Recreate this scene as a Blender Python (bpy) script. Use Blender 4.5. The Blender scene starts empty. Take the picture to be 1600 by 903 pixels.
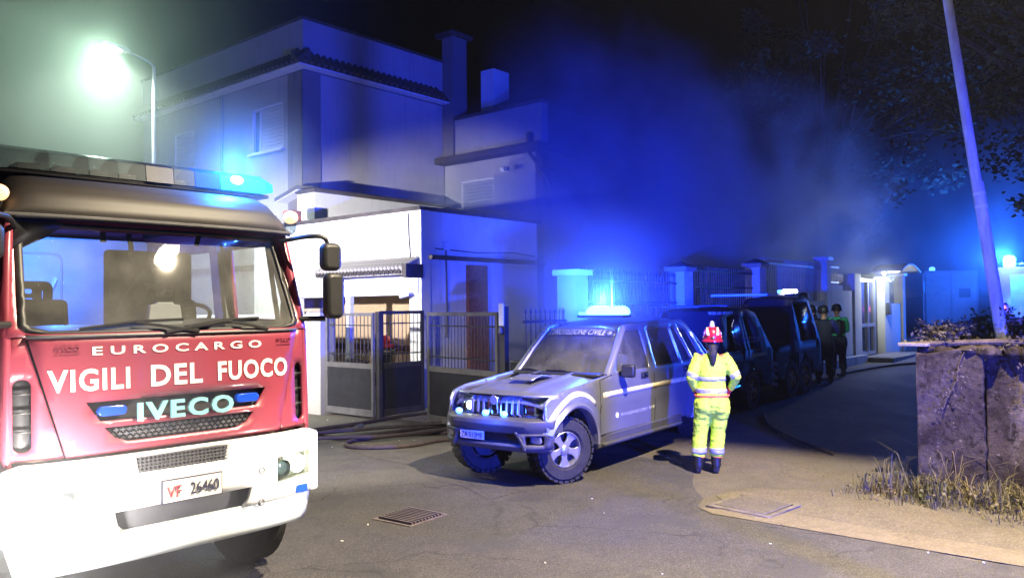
import bpy, bmesh, math, random
from mathutils import Vector, Matrix, noise
from mathutils.geometry import delaunay_2d_cdt
R = math.radians
rnd = random.Random(7)
S = bpy.context.scene
COL = S.collection

# ------------------------------------------------------------------ camera
YAW, PITCH, ROLL = R(40.1), R(1.315), R(0.561)
cam_data = bpy.data.cameras.new('camera')
cam_data.sensor_width = 36.0
cam_data.lens = 1258.0 / 1600.0 * 36.0
cam_data.clip_start = 0.05
cam_data.clip_end = 600
cam = bpy.data.objects.new('camera', cam_data)
COL.objects.link(cam)
f0 = Vector((math.cos(YAW), math.sin(YAW), 0)); r0 = Vector((math.sin(YAW), -math.cos(YAW), 0)); zz = Vector((0, 0, 1))
fw = f0 * math.cos(PITCH) + zz * math.sin(PITCH)
up = -f0 * math.sin(PITCH) + zz * math.cos(PITCH)
rt = r0 * math.cos(ROLL) - up * math.sin(ROLL)
up2 = r0 * math.sin(ROLL) + up * math.cos(ROLL)
m = Matrix((rt, up2, -fw)).transposed().to_4x4()
m.translation = (0, 0, 2.0)
cam.matrix_world = m
S.camera = cam

# ------------------------------------------------------------------ world and exposure
S.view_settings.view_transform = 'Standard'
S.view_settings.look = 'None'
S.view_settings.exposure = 0
S.view_settings.gamma = 1
W = bpy.data.worlds.new('World'); S.world = W; W.use_nodes = True
wn = W.node_tree.nodes; bg = wn['Background']
sky = wn.new('ShaderNodeTexSky'); sky.sky_type = 'NISHITA'; sky.sun_disc = False
sky.sun_elevation = R(-4); sky.sun_rotation = R(250)
W.node_tree.links.new(sky.outputs[0], bg.inputs[0])
bg.inputs[1].default_value = 0.012
S.render.engine = 'CYCLES'
cy = S.cycles
cy.use_denoising = True
try:
    cy.denoiser = 'OPENIMAGEDENOISE'; cy.denoising_input_passes = 'RGB_ALBEDO_NORMAL'
except Exception: pass
cy.max_bounces = 6; cy.diffuse_bounces = 3; cy.glossy_bounces = 3; cy.transmission_bounces = 6
cy.transparent_max_bounces = 12; cy.volume_bounces = 0
cy.sample_clamp_indirect = 3.0
cy.volume_step_rate = 2.0; cy.volume_max_steps = 128
cy.caustics_reflective = False; cy.caustics_refractive = False

# ------------------------------------------------------------------ lights: street lamps, beacons, work lights and added fills
def lamp(name, kind, loc, power, color, radius=0.1, target=None, angle=None, blend=0.5):
    d = bpy.data.lights.new(name, kind); d.energy = power; d.color = color
    if kind in ('POINT', 'SPOT'): d.shadow_soft_size = radius
    if kind == 'SPOT': d.spot_size = R(angle); d.spot_blend = blend
    o = bpy.data.objects.new(name, d); COL.objects.link(o); o.location = loc
    if target is not None:
        o.rotation_euler = (Vector(target) - Vector(loc)).to_track_quat('-Z', 'Y').to_euler()
    return o
BLUE = (0.02, 0.08, 1.0)
LAMP_B = (8.52, 19.7, 8.30)
LAMP_A = (5.9, 0.2, 8.2)
lamp('street_lamp_light', 'SPOT', (LAMP_B[0], LAMP_B[1], LAMP_B[2]-.12), 3000, (0.86, 1.0, 0.88), 0.12, (8.1, 19.6, 0), 150, 0.7)
lamp('street_lamp_throw', 'SPOT', (LAMP_B[0]-.05, LAMP_B[1], LAMP_B[2]-.14), 2600, (0.72, 1.0, 0.80), 0.15, (LAMP_B[0]-8, LAMP_B[1]-3.5, LAMP_B[2]-3.0), 165, 0.4)
lamp('near_street_lamp_light', 'SPOT', (LAMP_A[0], LAMP_A[1], LAMP_A[2]-.12), 19000, (1.0, 0.84, 0.58), 0.10, (5.0, 2.5, 0), 76, 0.25)
lamp('beacon_light', 'POINT', (9.15, 6.12, 2.06), 850, (0.010, 0.05, 1.0), 0.08)
lamp('beacon_sweep_light', 'SPOT', (9.18, 6.12, 2.10), 14000, (0.006, 0.035, 1.0), 0.08, (15.0, 9.0, 3.2), 72, 0.8)
lamp('engine_beacon_light', 'POINT', (3.36, 5.6, 3.10), 240, (0.02, 0.22, 1.0), 0.06)
lamp('scene_light', 'SPOT', (4.0, 12.0, 3.0), 13500, (0.97, 0.95, 0.95), 0.08, (10.2, 14.4, -.5), 94, 0.3)
lamp('gate_fill_light', 'SPOT', (4.0, 7.6, 2.9), 1300, (1.0, 0.92, 0.80), 0.08, (7.4, 9.3, 0), 78, 0.6)  # added fill that brightens the ground before the gate
lamp('far_beacon_light', 'POINT', (34.4, 5.2, 3.7), 4200, (0.02, 0.14, 1.0), 0.15)
lamp('light_bar_light', 'SPOT', (17.3, 5.95, 2.35), 80, (.8, 1.0, .9), 0.05, (20.2, 6.9, 1.3), 46, 0.7)
lamp('grille_strobe_light', 'POINT', (6.55, 6.0, 0.84), 22, (.02, .08, 1.0), 0.05)
lamp('side_blue_fill', 'SPOT', (3.2, -4.3, 1.0), 26000, (0.02, 0.05, 1.0), 0.1, (9.4, 6.5, 2.6), 50, 1.0)  # added blue fill on the off-roader's near side, source out of view
lamp('bumper_glare_light', 'SPOT', (1.70, 4.55, 0.86), 520, (1.0, 0.93, 0.86), 0.08, (1.75, 6.0, 0.75), 150, 0.8)  # shines back on the bumper, added to imitate headlight glare
lamp('bumper_glare_light', 'SPOT', (3.50, 4.50, 0.86), 40, (1.0, 0.90, 0.80), 0.05, (3.5, 6.0, 0.86), 140, 0.8)  # same added glare on the right end of the bumper

# ------------------------------------------------------------------ mesh helpers
class MB:
    def __init__(s): s.v = []; s.f = []
    def add(s, vs, fs):
        n = len(s.v); s.v += [tuple(v) for v in vs]; s.f += [tuple(i + n for i in f) for f in fs]; return s
    def box(s, x0, x1, y0, y1, z0, z1, mt=None):
        vs = [Vector(p) for p in ((x0,y0,z0),(x1,y0,z0),(x1,y1,z0),(x0,y1,z0),(x0,y0,z1),(x1,y0,z1),(x1,y1,z1),(x0,y1,z1))]
        if mt: vs = [mt @ v for v in vs]
        return s.add(vs, [(0,3,2,1),(4,5,6,7),(0,1,5,4),(1,2,6,5),(2,3,7,6),(3,0,4,7)])
    def cbox(s, c, d, rot=None):
        mt = Matrix.Translation(c) @ (rot.to_4x4() if rot else Matrix())
        return s.box(-d[0]/2, d[0]/2, -d[1]/2, d[1]/2, -d[2]/2, d[2]/2, mt)
    def tube(s, pts, rad, n=8, caps=True, sq=1.0, updir=None):
        pts = [Vector(p) for p in pts]; k = len(pts)
        rs = rad if isinstance(rad, (list, tuple)) else [rad]*k
        vs = []; ref = None
        for i in range(k):
            t = (pts[min(i+1,k-1)] - pts[max(i-1,0)])
            t = t.normalized() if t.length > 1e-9 else Vector((0,0,1))
            if ref is None:
                a = Vector(updir) if updir else (Vector((0,0,1)) if abs(t.z) < .9 else Vector((1,0,0)))
                ref = (a - t*a.dot(t)).normalized()
            else: ref = (ref - t*ref.dot(t)).normalized()
            b = t.cross(ref)
            ra = rs[i]
            rx, ry = ra if isinstance(ra, (list, tuple)) else (ra, ra*sq)
            for j in range(n):
                a = 2*math.pi*j/n
                vs.append(pts[i] + ref*(rx*math.cos(a)) + b*(ry*math.sin(a)))
        fs = [(i*n+j, i*n+(j+1)%n, (i+1)*n+(j+1)%n, (i+1)*n+j) for i in range(k-1) for j in range(n)]
        if caps: fs += [tuple(range(n-1,-1,-1)), tuple(range((k-1)*n, k*n))]
        return s.add(vs, fs)
    def cyl(s, p0, p1, r0, r1=None, n=12): return s.tube([p0, p1], [r0, r0 if r1 is None else r1], n)
    def lathe(s, prof, c=(0,0,0), axis='Z', n=20, mt=None):
        vs = []; k = len(prof)
        for r, h in prof:
            for j in range(n):
                a = 2*math.pi*j/n; x, y = r*math.cos(a), r*math.sin(a)
                p = {'Z': (x,y,h), 'Y': (x,h,y), 'X': (h,x,y)}[axis]
                p = Vector(p)
                if mt: p = mt @ p
                vs.append(Vector(c)+p)
        fs = [(i*n+j, i*n+(j+1)%n, (i+1)*n+(j+1)%n, (i+1)*n+j) for i in range(k-1) for j in range(n)]
        return s.add(vs, fs)
    def ball(s, c, r, n=12, m_=8, rot=None):
        if not isinstance(r, (list, tuple)): r = (r, r, r)
        vs = []; fs = []
        for i in range(m_+1):
            t = math.pi*i/m_
            for j in range(n):
                a = 2*math.pi*j/n
                p = Vector((r[0]*math.sin(t)*math.cos(a), r[1]*math.sin(t)*math.sin(a), r[2]*math.cos(t)))
                if rot: p = rot @ p
                vs.append(Vector(c)+p)
        fs = [(i*n+j, (i+1)*n+j, (i+1)*n+(j+1)%n, i*n+(j+1)%n) for i in range(m_) for j in range(n)]
        return s.add(vs, fs)
    def prism(s, poly, axis, a0, a1, mt=None):
        def P(u, v, w):
            p = Vector({'X': (w,u,v), 'Y': (u,w,v), 'Z': (u,v,w)}[axis]); return mt @ p if mt else p
        n = len(poly)
        vs = [P(u,v,a0) for u,v in poly]+[P(u,v,a1) for u,v in poly]
        fs = [tuple(range(n-1,-1,-1)), tuple(range(n,2*n))]+[(i,(i+1)%n,n+(i+1)%n,n+i) for i in range(n)]
        return s.add(vs, fs)
    def grid(s, nu, nv, fn, flip=False):
        vs = [fn(i/nu, j/nv) for j in range(nv+1) for i in range(nu+1)]
        fs = []
        for j in range(nv):
            for i in range(nu):
                a = j*(nu+1)+i; q = (a, a+1, a+nu+2, a+nu+1)
                fs.append(q[::-1] if flip else q)
        return s.add(vs, fs)
    def panel(s, outer, fmap, holes=(), step=0.08, flip=False):
        """sheet cut from a 2-D outline (with holes), laid on the surface fmap(u, v)"""
        def dens(poly):
            o = []
            for i in range(len(poly)):
                a = Vector(poly[i]); b = Vector(poly[(i+1)%len(poly)]); k = max(1, int((b-a).length/step))
                o += [a+(b-a)*(j/k) for j in range(k)]
            return o
        loops = [dens(outer)]+[dens(h) for h in holes]
        pts = []; edges = []
        for L in loops:
            n0 = len(pts); pts += L; edges += [(n0+i, n0+(i+1)%len(L)) for i in range(len(L))]
        xs = [p[0] for p in loops[0]]; ys = [p[1] for p in loops[0]]
        def inside(p, poly):
            c = False; j = len(poly)-1
            for i in range(len(poly)):
                if (poly[i][1] > p[1]) != (poly[j][1] > p[1]) and p[0] < (poly[j][0]-poly[i][0])*(p[1]-poly[i][1])/(poly[j][1]-poly[i][1])+poly[i][0]: c = not c
                j = i
            return c
        def ok(p): return inside(p, loops[0]) and not any(inside(p, h) for h in loops[1:])
        y = min(ys)+step*.5
        while y < max(ys):
            x = min(xs)+step*.5
            while x < max(xs):
                p = Vector((x+step*.01*math.sin(y*91), y))
                if ok(p) and min((p-q).length for q in pts[:sum(len(L) for L in loops)]) > step*.45: pts.append(p)
                x += step
            y += step
        V, E, F = delaunay_2d_cdt(pts, edges, [], 0, 1e-6)[:3]
        fs = []
        for f in F:
            c = (V[f[0]]+V[f[1]]+V[f[2]])/3
            if ok(c): fs.append(tuple(f)[::-1] if flip else tuple(f))
        return s.add([fmap(p[0], p[1]) for p in V], fs)

def circ(cx, cy, r, n=24, a0=0, a1=360, ry=None):
    full = abs(a1-a0) >= 360
    return [(cx+r*math.cos(R(a0+(a1-a0)*i/(n if full else n-1))), cy+(ry or r)*math.sin(R(a0+(a1-a0)*i/(n if full else n-1)))) for i in range(n)]
def rrect(x0, x1, y0, y1, r, n=5):
    o = []
    for cx, cy, a in ((x1-r,y1-r,0),(x0+r,y1-r,90),(x0+r,y0+r,180),(x1-r,y0+r,270)):
        for i in range(n): t = R(a+90*i/(n-1)); o.append((cx+r*math.cos(t), cy+r*math.sin(t)))
    return o

def mesh_of(name, mb, smooth=35):
    me = bpy.data.meshes.new(name); me.from_pydata(mb.v, [], mb.f); me.update()
    bm = bmesh.new(); bm.from_mesh(me); bmesh.ops.remove_doubles(bm, verts=bm.verts, dist=1e-5)
    bm.to_mesh(me); bm.free()
    if smooth and len(me.polygons):
        me.shade_smooth(); me.set_sharp_from_angle(angle=R(smooth))
    return me
def obj(name, mb, mat, parent=None, bevel=0, solid=0, smooth=35, mesh=None, label=None, recalc=True):
    me = mesh or mesh_of(name, mb, smooth)
    if recalc and not mesh and not solid:
        bm = bmesh.new(); bm.from_mesh(me); bmesh.ops.recalc_face_normals(bm, faces=bm.faces); bm.to_mesh(me); bm.free()
    if not mesh:
        for x in (mat if isinstance(mat, (list, tuple)) else [mat]): me.materials.append(x)
    o = bpy.data.objects.new(name, me); COL.objects.link(o)
    if parent: o.parent = parent
    if solid:
        md = o.modifiers.new('thickness', 'SOLIDIFY'); md.thickness = abs(solid); md.offset = -1 if solid > 0 else 1
    if bevel:
        md = o.modifiers.new('bevel', 'BEVEL'); md.width = bevel; md.segments = 2; md.limit_method = 'ANGLE'; md.angle_limit = R(40)
    if label: o['label'] = label
    return o
def thing(name, label, cat, loc=(0,0,0), rz=0, group=None):
    o = bpy.data.objects.new(name, None); COL.objects.link(o); o.location = loc; o.rotation_euler = (0,0,rz)
    o.empty_display_size = .2
    return tag(o, label, cat, group)
def tag(o, label, cat, group=None):
    o['label'] = label; o['category'] = cat
    if group: o['group'] = group
    return o
def struct(name, mb, mat, **k):
    o = obj(name, mb, mat, **k); o['kind'] = 'structure'; return o
def stuff(o, label, cat): o['kind'] = 'stuff'; o['label'] = label; o['category'] = cat; return o
def dup(root, loc, rz, label, group=None):
    def cp(o, par):
        c = o.copy(); COL.objects.link(c); c.parent = par
        for ch in [x for x in kids.get(o, ())]: cp(ch, c)
        return c
    kids = {}
    for o in list(COL.objects):
        if o.parent: kids.setdefault(o.parent, []).append(o)
    c = cp(root, None); c.location = loc; c.rotation_euler = (0,0,rz); c['label'] = label
    if group: c['group'] = group
    return c
def text_mb(txt, size, fmap, depth=0.004, sx=1.0, bold=0.0, space=1.0, shear=0.0, align='CENTER', double=True):
    cu = bpy.data.curves.new('lettering', 'FONT'); cu.body = txt; cu.size = size; cu.offset = bold; cu.space_character = space
    cu.shear = shear; cu.align_x = align; cu.align_y = 'CENTER'; cu.resolution_u = 3
    o = bpy.data.objects.new('lettering', cu); COL.objects.link(o)
    dg = bpy.context.evaluated_depsgraph_get(); dg.update()
    me = bpy.data.meshes.new_from_object(o.evaluated_get(dg))
    b = MB(); b.add([fmap(v.co.x*sx, v.co.y) for v in me.vertices], [tuple(p.vertices) for p in me.polygons])
    bpy.data.objects.remove(o); bpy.data.curves.remove(cu); bpy.data.meshes.remove(me)
    return b
def fused(name, mb, mat, parent, voxel=.02, smooth_it=4, keep=None):
    """weld overlapping limbs into one continuous skin"""
    me = bpy.data.meshes.new('tmp'); me.from_pydata(mb.v, [], mb.f)
    o = bpy.data.objects.new('tmp', me); COL.objects.link(o)
    bm = bmesh.new(); bm.from_mesh(me); bmesh.ops.recalc_face_normals(bm, faces=bm.faces); bm.to_mesh(me); bm.free()
    r = o.modifiers.new('r', 'REMESH'); r.mode = 'VOXEL'; r.voxel_size = voxel
    s_ = o.modifiers.new('s', 'SMOOTH'); s_.factor = .5; s_.iterations = smooth_it
    dg = bpy.context.evaluated_depsgraph_get(); dg.update()
    out = bpy.data.meshes.new_from_object(o.evaluated_get(dg)); out.name = name
    bpy.data.objects.remove(o); bpy.data.meshes.remove(me)
    if keep:
        for v in out.vertices:
            q_ = v.co; v.co = q_+v.normal*keep*(noise.noise((q_.x*9,q_.y*9,q_.z*20))+.6*noise.noise((q_.x*22+5,q_.y*22,q_.z*38)))
    out.shade_smooth()
    if len(out.materials) == 0: out.materials.append(mat)
    else: out.materials[0] = mat
    q = bpy.data.objects.new(name, out); COL.objects.link(q); q.parent = parent
    return q
def shell_of(src, name, test, mat, parent, off=.004):
    """a thin band lying on another mesh where test(centre) holds"""
    me = src.data; vs = []; mp = {}; fs = []
    for p in me.polygons:
        if test(p.center):
            f = []
            for i in p.vertices:
                if i not in mp: mp[i] = len(vs); v = me.vertices[i]; vs.append(v.co+v.normal*off)
                f.append(mp[i])
            fs.append(tuple(f))
    if not fs: return None
    b = MB(); b.v = [tuple(v) for v in vs]; b.f = fs
    return obj(name, b, mat, parent, solid=.003, smooth=80)

# ------------------------------------------------------------------ materials
def mat(name, col, rough=.6, metal=0, var=0, vscale=4, bump=0, bscale=30, coat=0, emit=None, estr=0, spec=.5, col2=None, trans=0, alpha=1, stretch=None, rvar=0):
    m_ = bpy.data.materials.new(name); m_.use_nodes = True; nt = m_.node_tree; N = nt.nodes; L = nt.links
    b = N['Principled BSDF']
    b.inputs['Base Color'].default_value = (*col, 1); b.inputs['Roughness'].default_value = rough
    b.inputs['Metallic'].default_value = metal; b.inputs['Coat Weight'].default_value = coat; b.inputs['Coat Roughness'].default_value = .08
    b.inputs['Specular IOR Level'].default_value = spec
    if trans: b.inputs['Transmission Weight'].default_value = trans
    if alpha < 1: b.inputs['Alpha'].default_value = alpha
    if emit: b.inputs['Emission Color'].default_value = (*emit, 1); b.inputs['Emission Strength'].default_value = estr; m_.cycles.emission_sampling = 'NONE'
    tc = N.new('ShaderNodeTexCoord'); src = tc.outputs['Object']
    if stretch:
        mp = N.new('ShaderNodeMapping'); mp.inputs['Scale'].default_value = stretch; L.new(src, mp.inputs[0]); src = mp.outputs[0]
    if var or col2 or rvar:
        n = N.new('ShaderNodeTexNoise'); n.inputs['Scale'].default_value = vscale; n.inputs['Detail'].default_value = 8; n.inputs['Roughness'].default_value = .65
        L.new(src, n.inputs['Vector'])
        if var or col2:
            cr = N.new('ShaderNodeValToRGB'); cr.color_ramp.elements[0].position = .33; cr.color_ramp.elements[1].position = .68
            c2 = col2 or tuple(min(1, c*(1+var)) for c in col); c1 = col if col2 else tuple(c*(1-var) for c in col)
            cr.color_ramp.elements[0].color = (*c1, 1); cr.color_ramp.elements[1].color = (*c2, 1)
            L.new(n.outputs['Fac'], cr.inputs[0]); L.new(cr.outputs[0], b.inputs['Base Color'])
        if rvar:
            mr = N.new('ShaderNodeMapRange'); mr.inputs[3].default_value = max(.02, rough-rvar); mr.inputs[4].default_value = min(1, rough+rvar)
            L.new(n.outputs['Fac'], mr.inputs[0]); L.new(mr.outputs[0], b.inputs['Roughness'])
    if bump:
        n2 = N.new('ShaderNodeTexNoise'); n2.inputs['Scale'].default_value = bscale; n2.inputs['Detail'].default_value = 6
        L.new(src, n2.inputs['Vector'])
        bp = N.new('ShaderNodeBump'); bp.inputs['Strength'].default_value = bump; bp.inputs['Distance'].default_value = .02
        L.new(n2.outputs['Fac'], bp.inputs['Height']); L.new(bp.outputs[0], b.inputs['Normal'])
    return m_
def glass(name, tint=(1,1,1), refl=.10, alpha_tint=.9, rough=.02, dust=0):
    """thin pane: mostly clear, Fresnel reflection on top"""
    m_ = bpy.data.materials.new(name); m_.use_nodes = True; nt = m_.node_tree; N = nt.nodes; L = nt.links
    N.remove(N['Principled BSDF']); out = N['Material Output']
    t = N.new('ShaderNodeBsdfTransparent'); t.inputs[0].default_value = (tint[0]*alpha_tint, tint[1]*alpha_tint, tint[2]*alpha_tint, 1)
    g = N.new('ShaderNodeBsdfGlossy'); g.inputs['Roughness'].default_value = rough
    lw = N.new('ShaderNodeLayerWeight'); lw.inputs[0].default_value = .5
    fr = N.new('ShaderNodeMath'); fr.operation = 'POWER'; fr.inputs[1].default_value = 4.5; L.new(lw.outputs['Facing'], fr.inputs[0])
    ma = N.new('ShaderNodeMath'); ma.operation = 'ADD'; ma.inputs[1].default_value = refl+.03; ma.use_clamp = True
    mx = N.new('ShaderNodeMixShader'); L.new(fr.outputs[0], ma.inputs[0]); L.new(ma.outputs[0], mx.inputs[0])
    L.new(t.outputs[0], mx.inputs[1]); L.new(g.outputs[0], mx.inputs[2]); 
    if dust:
        df = N.new('ShaderNodeBsdfDiffuse'); df.inputs[0].default_value = (.6,.6,.58,1)
        tc = N.new('ShaderNodeTexCoord'); n_ = N.new('ShaderNodeTexNoise'); n_.inputs['Scale'].default_value = 5; n_.inputs['Detail'].default_value = 8; L.new(tc.outputs['Object'], n_.inputs[0])
        mr_ = N.new('ShaderNodeMapRange'); mr_.inputs[1].default_value = .3; mr_.inputs[2].default_value = .75; mr_.inputs[3].default_value = dust*.6; mr_.inputs[4].default_value = dust*1.6; L.new(n_.outputs['Fac'], mr_.inputs[0])
        m2 = N.new('ShaderNodeMixShader'); L.new(mr_.outputs[0], m2.inputs[0]); L.new(mx.outputs[0], m2.inputs[1]); L.new(df.outputs[0], m2.inputs[2]); mx = m2
    L.new(mx.outputs[0], out.inputs[0])
    return m_
def wall_mat(name, col, dirt=(.2,.18,.15), amount=.5, z0=0, z1=1.2, soot=None, bump=.25, streak=True):
    """painted render with weather stains, dirt rising from the foot, optional soot patch (x0,x1,z0)"""
    m_ = bpy.data.materials.new(name); m_.use_nodes = True; nt = m_.node_tree; N = nt.nodes; L = nt.links
    b = N['Principled BSDF']; b.inputs['Roughness'].default_value = .85; b.inputs['Specular IOR Level'].default_value = .25
    tc = N.new('ShaderNodeTexCoord')
    n = N.new('ShaderNodeTexNoise'); n.inputs['Scale'].default_value = 1.3; n.inputs['Detail'].default_value = 9; n.inputs['Roughness'].default_value = .6
    L.new(tc.outputs['Object'], n.inputs['Vector'])
    mp = N.new('ShaderNodeMapping'); mp.inputs['Scale'].default_value = (5, 5, .35); L.new(tc.outputs['Object'], mp.inputs[0])
    n3 = N.new('ShaderNodeTexNoise'); n3.inputs['Scale'].default_value = 1.6; n3.inputs['Detail'].default_value = 6; L.new(mp.outputs[0], n3.inputs['Vector'])
    def ramp(src, a, b_): 
        r = N.new('ShaderNodeMapRange'); r.inputs[1].default_value = a; r.inputs[2].default_value = b_; L.new(src, r.inputs[0]); return r.outputs[0]
    def mul(a, b_):
        x = N.new('ShaderNodeMath'); x.operation = 'MULTIPLY'; x.use_clamp = True
        for i, q in enumerate((a, b_)):
            if isinstance(q, (int, float)): x.inputs[i].default_value = q
            else: L.new(q, x.inputs[i])
        return x.outputs[0]
    def mix(fac, ca, cb):
        x = N.new('ShaderNodeMix'); x.data_type = 'RGBA'; L.new(fac, x.inputs['Factor'])
        for i, q in ((6, ca), (7, cb)):
            if isinstance(q, tuple): x.inputs[i].default_value = (*q, 1)
            else: L.new(q, x.inputs[i])
        return x.outputs[2]
    sp = N.new('ShaderNodeSeparateXYZ'); L.new(tc.outputs['Object'], sp.inputs[0])
    c = mix(ramp(n.outputs['Fac'], .35, .75), col, tuple(k*.86 for k in col))
    if streak: c = mix(mul(ramp(n3.outputs['Fac'], .55, .8), amount*.6), c, tuple(k*.55 for k in col))
    foot = N.new('ShaderNodeMath'); foot.operation = 'ADD'; L.new(sp.outputs['Z'], foot.inputs[0]); L.new(mul(n.outputs['Fac'], .9), foot.inputs[1])
    c = mix(mul(ramp(foot.outputs[0], z1, z0), amount), c, dirt)
    if soot:
        sx0, sx1, sw = soot
        a = N.new('ShaderNodeMath'); a.operation = 'ADD'; L.new(sp.outputs['X'], a.inputs[0]); L.new(mul(n.outputs['Fac'], sw), a.inputs[1])
        c = mix(ramp(a.outputs[0], sx0+sw*.5, sx1+sw*.5), c, (.012, .011, .010))
    L.new(c, b.inputs['Base Color'])
    n2 = N.new('ShaderNodeTexNoise'); n2.inputs['Scale'].default_value = 60; n2.inputs['Detail'].default_value = 4; L.new(tc.outputs['Object'], n2.inputs['Vector'])
    bp = N.new('ShaderNodeBump'); bp.inputs['Strength'].default_value = bump; bp.inputs['Distance'].default_value = .01
    L.new(n2.outputs['Fac'], bp.inputs['Height']); L.new(bp.outputs[0], b.inputs['Normal'])
    return m_

M = {}
M['white_render'] = wall_mat('white_render', (.74,.73,.70), amount=.7)
M['garage_side'] = wall_mat('garage_side', (.70,.69,.67), amount=.5, soot=(13.0, 14.3, 1.6))
M['lilac_render'] = wall_mat('lilac_render', (.37,.355,.37), amount=.8)
M['grey_render'] = wall_mat('grey_render', (.19,.175,.18), amount=.35)
M['burnt'] = wall_mat('burnt', (.05,.045,.045), amount=.6)
M['coping'] = mat('coping', (.06,.05,.05), .8, var=.4, bump=.3)
M['tile'] = mat('tile', (.16,.075,.05), .85, var=.5, vscale=8, bump=.3)
M['tile_grey'] = mat('tile_grey', (.30,.28,.26), .8, var=.4, vscale=9, bump=.3)
M['gate_metal'] = mat('gate_metal', (.06,.057,.06), .45, metal=.3, var=.25, bump=.05)
M['gate_light'] = mat('gate_light', (.15,.145,.15), .45, metal=.3, var=.25, bump=.05)
M['panel_dark'] = mat('panel_dark', (.022,.022,.028), .55, metal=.2, var=.3)
M['iron'] = mat('iron', (.05,.05,.055), .5, metal=.5, var=.3)
M['iron_rust'] = mat('iron_rust', (.16,.13,.12), .6, metal=.4, var=.3)
M['iron_pale'] = mat('iron_pale', (.42,.42,.42), .5, metal=.2, var=.25)
M['column'] = wall_mat('column', (.48,.46,.44), amount=.6)
M['beige'] = wall_mat('beige', (.55,.40,.26), amount=.3)
M['brick'] = mat('brick', (.26,.09,.055), .9, var=.35, vscale=14, bump=.4)
M['wood_rail'] = mat('wood_rail', (.10,.04,.025), .7, var=.3)
M['shutter'] = mat('shutter', (.50,.50,.48), .6, var=.1)
M['shutter_blue'] = mat('shutter_blue', (.30,.32,.40), .6, var=.1)
M['frame_white'] = mat('frame_white', (.7,.7,.7), .5, var=.08)
M['window_dark'] = mat('window_dark', (.02,.022,.03), .12, coat=.5)
M['alu'] = mat('alu', (.55,.56,.58), .35, metal=.7, var=.1)
M['galv'] = mat('galv', (.42,.42,.42), .5, metal=.35, var=.22, vscale=7, bump=.1, stretch=(1,1,.3))
M['pole_grey'] = mat('pole_grey', (.50,.50,.52), .6, metal=.1, var=.3, vscale=7, bump=.1, stretch=(1,1,.3))
M['plastic_black'] = mat('plastic_black', (.018,.018,.02), .5, var=.3)
M['plastic_grey'] = mat('plastic_grey', (.09,.09,.10), .5, var=.2)
M['rubber'] = mat('rubber', (.022,.021,.021), .85, var=.4, vscale=9, bump=.3)
M['cyan_lit_letter'] = mat('cyan_lit_letter', (.30,.68,.78), .35, metal=.2, coat=.5)  # cyan light on the chrome letters is put into their colour
M['chrome'] = mat('chrome', (.75,.75,.77), .15, metal=1)
M['rim'] = mat('rim', (.55,.55,.56), .32, metal=.8, var=.12)
M['truck_red'] = mat('truck_red', (.25,.038,.065), .38, coat=.6, var=.07, vscale=2, rvar=.06)
M['truck_white'] = mat('truck_white', (.78,.77,.76), .35, coat=.4, var=.06, vscale=3, rvar=.08)
M['skirt_grey'] = mat('skirt_grey', (.55,.60,.64), .45, var=.08)
M['visor'] = mat('visor', (.026,.022,.021), .55, coat=.0, var=.12)
M['letter_white'] = mat('letter_white', (.86,.86,.84), .5)
M['letter_dark'] = mat('letter_dark', (.20,.02,.05), .55)
M['letter_grey'] = mat('letter_grey', (.35,.35,.36), .55)
M['plate'] = mat('plate', (.72,.72,.70), .4)
M['plate_ink'] = mat('plate_ink', (.02,.02,.06), .5)
M['plate_red'] = mat('plate_red', (.35,.05,.07), .5)
M['seat'] = mat('seat', (.075,.065,.07), .9, var=.3, bump=.2)
M['seat_red'] = mat('seat_red', (.16,.06,.06), .9, var=.3, bump=.2)
M['cab_lining'] = mat('cab_lining', (.40,.42,.46), .7, var=.12)
M['cab_grey'] = mat('cab_grey', (.30,.30,.32), .7, var=.12)
M['blue_lens'] = mat('blue_lens', (.01,.05,.5), .15, coat=.5, emit=(.02,.20,1.0), estr=.25)
M['blue_flash'] = mat('blue_flash', (.4,.8,1), .3, emit=(.35,.85,1.0), estr=14)
M['cyan_lens'] = mat('cyan_lens', (.02,.3,.6), .15, coat=.5, emit=(.0,.35,.95), estr=.75)
M['frost_lens'] = mat('frost_lens', (.10,.13,.13), .2, alpha=.5, coat=.5)
M['amb_paint'] = mat('amb_paint', (.12,.13,.15), .6, var=.2)
M['screen_band'] = mat('screen_band', (.03,.035,.07), .4)
M['clear_lens'] = glass('clear_lens', (.75,.85,.85), .12, .75, .05)
M['hot_white'] = mat('hot_white', (1,1,1), .3, emit=(1,1,1), estr=40)
M['hot_warm'] = mat('hot_warm', (1,.9,.7), .3, emit=(1,.80,.50), estr=40)
M['hot_amber'] = mat('hot_amber', (1,.6,.3), .3, emit=(1,.50,.20), estr=2.6)
M['hot_lamp'] = mat('hot_lamp', (1,1,1), .3, emit=(.9,1,.9), estr=14)
M['hot_lamp_near'] = mat('hot_lamp_near', (1,1,1), .3, emit=(1,.95,.8), estr=70)
M['led_blue'] = mat('led_blue', (.3,.7,1), .3, emit=(.08,.30,1.0), estr=5)
M['beacon'] = mat('beacon', (.6,.9,1), .3, emit=(.25,.85,1.0), estr=3.2)
M['red_light'] = mat('red_light', (1,.2,.2), .3, emit=(1,.10,.12), estr=10)
M['suv_silver'] = mat('suv_silver', (.42,.43,.53), .36, metal=.75, coat=.5, var=.06, vscale=2, rvar=.07)
M['stripe'] = mat('stripe', (.75,.66,.40), .5, var=.1)
M['bumper_grey'] = mat('bumper_grey', (.065,.065,.075), .5, var=.12, bump=.05)
M['suv_glass'] = glass('suv_glass', (.5,.55,.65), .08, .8, .03, dust=.10)
M['ws_glass'] = glass('windscreen_glass', (.9,.95,.95), .05, .9, .02, dust=.085)
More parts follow.
